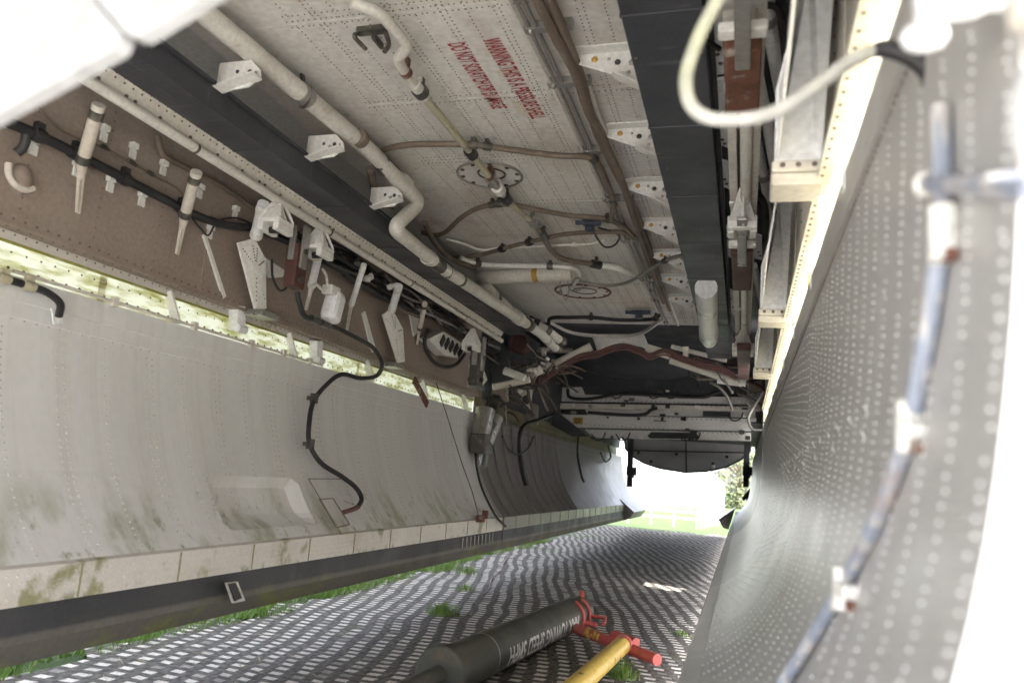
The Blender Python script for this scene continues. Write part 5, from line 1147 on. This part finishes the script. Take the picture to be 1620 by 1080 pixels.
# ================================================================== tow bars
RT = .088; A = onZ(704, 1062, RT); B = onZ(917, 966, RT); ax = (B - A).normalized()
side_ = ax.cross(Vector((0, 0, 1))).normalized()
tw = thing('tow_bar', 'olive drab tow bar tube with white upside down lettering lying on the matting', 'tow bar', (A + B) / 2 - Vector((0, 0, RT)))
b = MB(); L = (B - A).length; st = [A + ax * t for t in (0, .30, .305, .31, L * .93, L * .935, L)]
b.tube(st, [RT, RT, RT * 1.012, RT, RT, RT * .985, RT * .95], 40); mtub = b.build('main_tube', M['olive'], tw)
b = MB(); b.tube([A - ax * .05, A - ax * .045, A + ax * .002], [RT * 1.04, RT * 1.14, RT * 1.14], 36); b.build('end_flange', M['olive'], tw, bevel=.004)
b = MB(); b.tube([A - ax * .5, A - ax * .04], .032, 24); b.build('shaft', M['olive'], tw)
b = MB(); b.tube([A + ax * .31, A + ax * .318], RT * 1.006, 40); b.build('scuffed_band', M['steel'], mtub)
b = MB(); o = B + Vector((0, 0, RT * .55)); b.ring(o + ax * .02, side_ * .9 + ax * .3, .05, .015, 24, 10); b.build('towing_eye', M['red'], tw)
b = MB(); o = B - ax * .2
for t in (-.05, .06):
    pts = [o + ax * (t + .02) + (side_ * math.cos(a) + Vector((0, 0, 1)) * math.sin(a)) * (RT + .006) for a in [-1.1 + .2 * i for i in range(12)]]
    b.tube(pts, .009, 8)
b.build('strap', M['red'], tw)
S0 = o + side_ * RT
b = MB(); b.tube([S0 + Vector((0, 0, -.02)), S0 + side_ * .07 + Vector((0, 0, -.025))], .013, 12); b.tube([S0 + ax * .1 + Vector((0, 0, .03)), S0 + ax * .1 + Vector((0, 0, .0)), S0 + ax * .1 + side_ * .09 + Vector((0, 0, .0)), S0 + ax * .03 + side_ * .1 + Vector((0, 0, -.02))], .011, 10); b.build('link', M['red'], tw)
me = text_mesh('MAX TOWING SPEED 5MPH', .13, .62)
xs = [v.co.x for v in me.vertices]; x0, x1 = min(xs), max(xs)
bm = bmesh.new(); bm.from_mesh(me)
for k in range(14):
    gm = bm.verts[:] + bm.edges[:] + bm.faces[:]
    bmesh.ops.bisect_plane(bm, geom=gm, plane_co=(0, .003 + k * .008, 0), plane_no=(0, 1, 0))
tl0 = L - .3; tl1 = .42
for v in bm.verts:
    t = tl0 + (tl1 - tl0) * (v.co.x - x0) / (x1 - x0)
    an = R(16) - v.co.y / RT * .80                      # letters hang tops-down on the camera-right flank
    nrm = side_ * math.cos(an) + Vector((0, 0, 1)) * math.sin(an)
    v.co = A + ax * t + nrm * (RT + .0018) - root_loc(tw)
bmesh.ops.recalc_face_normals(bm, faces=bm.faces); bm.to_mesh(me); bm.free()
me.materials.clear(); me.materials.append(M['lettering'])
lo = bpy.data.objects.new('lettering', me); COL.objects.link(lo); lo.parent = mtub
# red cross bar and yellow tube
c0 = onZ(908, 992, .06); c1 = onZ(1040, 1043, .06)
tr = thing('tow_bar', 'chipped yellow tow bar tube on a red crossbar beside the olive tow bar', 'tow bar', (c1.x, c1.y, 0))
b = MB(); b.tube([c0, c1], .026, 18); xbar = b.build('crossbar', M['red'], tr, bevel=.004)
b = MB(); p0 = c0.lerp(c1, .20); p1 = c0.lerp(c1, .38); b.tube([p0, p1], .0268, 18); b.build('worn_sleeve', M['redyel'], xbar)
y0 = onZ(984, 1020, .08); yax = (onZ(905, 1090, .08) - onZ(982, 1021, .08)); yax.normalize(); yb = y0 + yax * 1.9
b = MB(); b.tube([y0, y0 + yax * .3, yb], .04, 28); b.build('yellow_tube', M['yellow'], tr)
b = MB(); b.tube([y0 - yax * .03, y0 + yax * .008], .045, 24); b.build('red_collar', M['red'], tr, bevel=.004); b = MB(); o = c0.lerp(c1, .62) + Vector((0, .03, .03)); b.tube([o - (c1 - c0) * .12, o + (c1 - c0) * .14], .024, 14); b.build('lock_pin', M['red'], tr, bevel=.006)
pipe('cord', 'red and white guy cord lying on the matting under the left door seam', 'cord', [onZ(808, 874, .03), onZ(798, 887, .012), onZ(792, 902, .008), onZ(778, 915, .008), onZ(774, 930, .008), onZ(765, 940, .008)], .0045, M['redhose'])

# ================================================================== beyond the aircraft
b = MB(); b.add([(-14, 34, -.02), (8, 34, -.02), (8, 40, -.02), (-14, 40, -.02)], [(0, 1, 2, 3)])
hg = thing('hangar', 'large white hangar building beyond the fence', 'hangar', (-5, 31, 0))
b = MB(); hx, hY = onY(1137, 808, 31).x, 31
b.prism([(hx - 8.2, hY, -.03), (hx, hY, -.03), (hx, hY, 1.12), (hx - .7, hY, 1.6), (hx - 4.1, hY, 2.7), (hx - 7.5, hY, 1.6), (hx - 8.2, hY, 1.12)], (0, 14, 0)); b.build('wall', M['hangar'], hg)
b = MB(); b.prism([(hx + .06, hY - .06, 1.10), (hx - .68, hY - .06, 1.66), (hx - 4.1, hY - .06, 2.78), (hx - 4.1, hY - .06, 2.72), (hx - .7, hY - .06, 1.61), (hx, hY - .06, 1.10)], (0, 14.1, 0)); b.build('roof', M['concrete'], hg)
b = MB(); b.span(hx - 1.9, hx - .75, hY - .03, hY - .004, -.02, .17); b.build('door', M['steel'], hg)
def fence(x0, y0, x1, y1, npost, label, h=.34):
    root = thing('paddock_fence', label, 'fence', (x0, y0, 0))
    for i in range(npost):
        t = i / (npost - 1); b = MB(); x = x0 + (x1 - x0) * t; y = y0 + (y1 - y0) * t; b.span(x - .018, x + .018, y - .018, y + .018, -.02, h); b.build('post', M['fence'], root)
    for z in (h * .9, h * .5):
        b = MB(); b.bar((x0, y0 - .025, z), (x1, y1 - .025, z), .016, .04); b.build('rail', M['fence'], root)
pa = onZ(1030, 833, 0); pb = onZ(1102, 834, 0)
fence(pa.x - 3, pa.y + .6, pb.x, pb.y, 9, 'white post and rail fence running left across the grass')
pc = onZ(1108, 834, 0); pd = onZ(1143, 832, 0)
fence(pc.x, pc.y, pd.x, pd.y + 2, 9, 'white fence panel with close posts nearer the right door')
def tree(x, y, h, r, label, seed):
    rd = random.Random(seed); root = thing('tree', label, 'tree', (x, y, 0), 'trees beyond the fence')
    b = MB(); b.tube([(x, y, -.05), (x + .05, y, h * .35), (x, y + .1, h * .7)], [r * .09, r * .07, r * .03], 8)
    for i in range(6):
        a = rd.uniform(0, 6.28); b.tube([(x, y, h * (.25 + .06 * i)), (x + math.cos(a) * r * .6, y + math.sin(a) * r * .6, h * (.5 + .07 * i))], [r * .04, r * .012], 6)
    b.build('trunk', M['bark'], root)
    b = MB(); cl_ = [(x + rd.gauss(0, r * .45), y + rd.gauss(0, r * .4), h * rd.uniform(.05, .9), r * rd.uniform(.2, .4)) for _ in range(34)]; _ = [(x + rd.gauss(0, r * .5), y + rd.gauss(0, r * .5), h * rd.uniform(.2, .95), r * rd.uniform(.2, .42)) for _ in range(26)]
    for cx_, cy_, cz_, cr_ in cl_:
        for _ in range(90):
            d = Vector((rd.gauss(0, 1), rd.gauss(0, 1), rd.gauss(0, 1))).normalized() * cr_ * rd.random() ** .4
            p = Vector((cx_, cy_, cz_)) + d; u = Vector((rd.gauss(0, 1), rd.gauss(0, 1), rd.gauss(0, 1))).normalized(); v = u.orthogonal().normalized(); s_ = rd.uniform(.05, .11)
            b.add([p - u * s_, p + v * s_ * .6, p + u * s_, p - v * s_ * .6], [(0, 1, 2, 3)])
    b.build('crown', M['leaf1'], root)
tree(-.2, 42, 3.4, 2.2, 'leafy tree right of the hangar, nearest the gap by the right door', 1)
tree(2.6, 44, 3.6, 2.2, 'leafy tree behind the right door, rightmost of the two trees', 2)
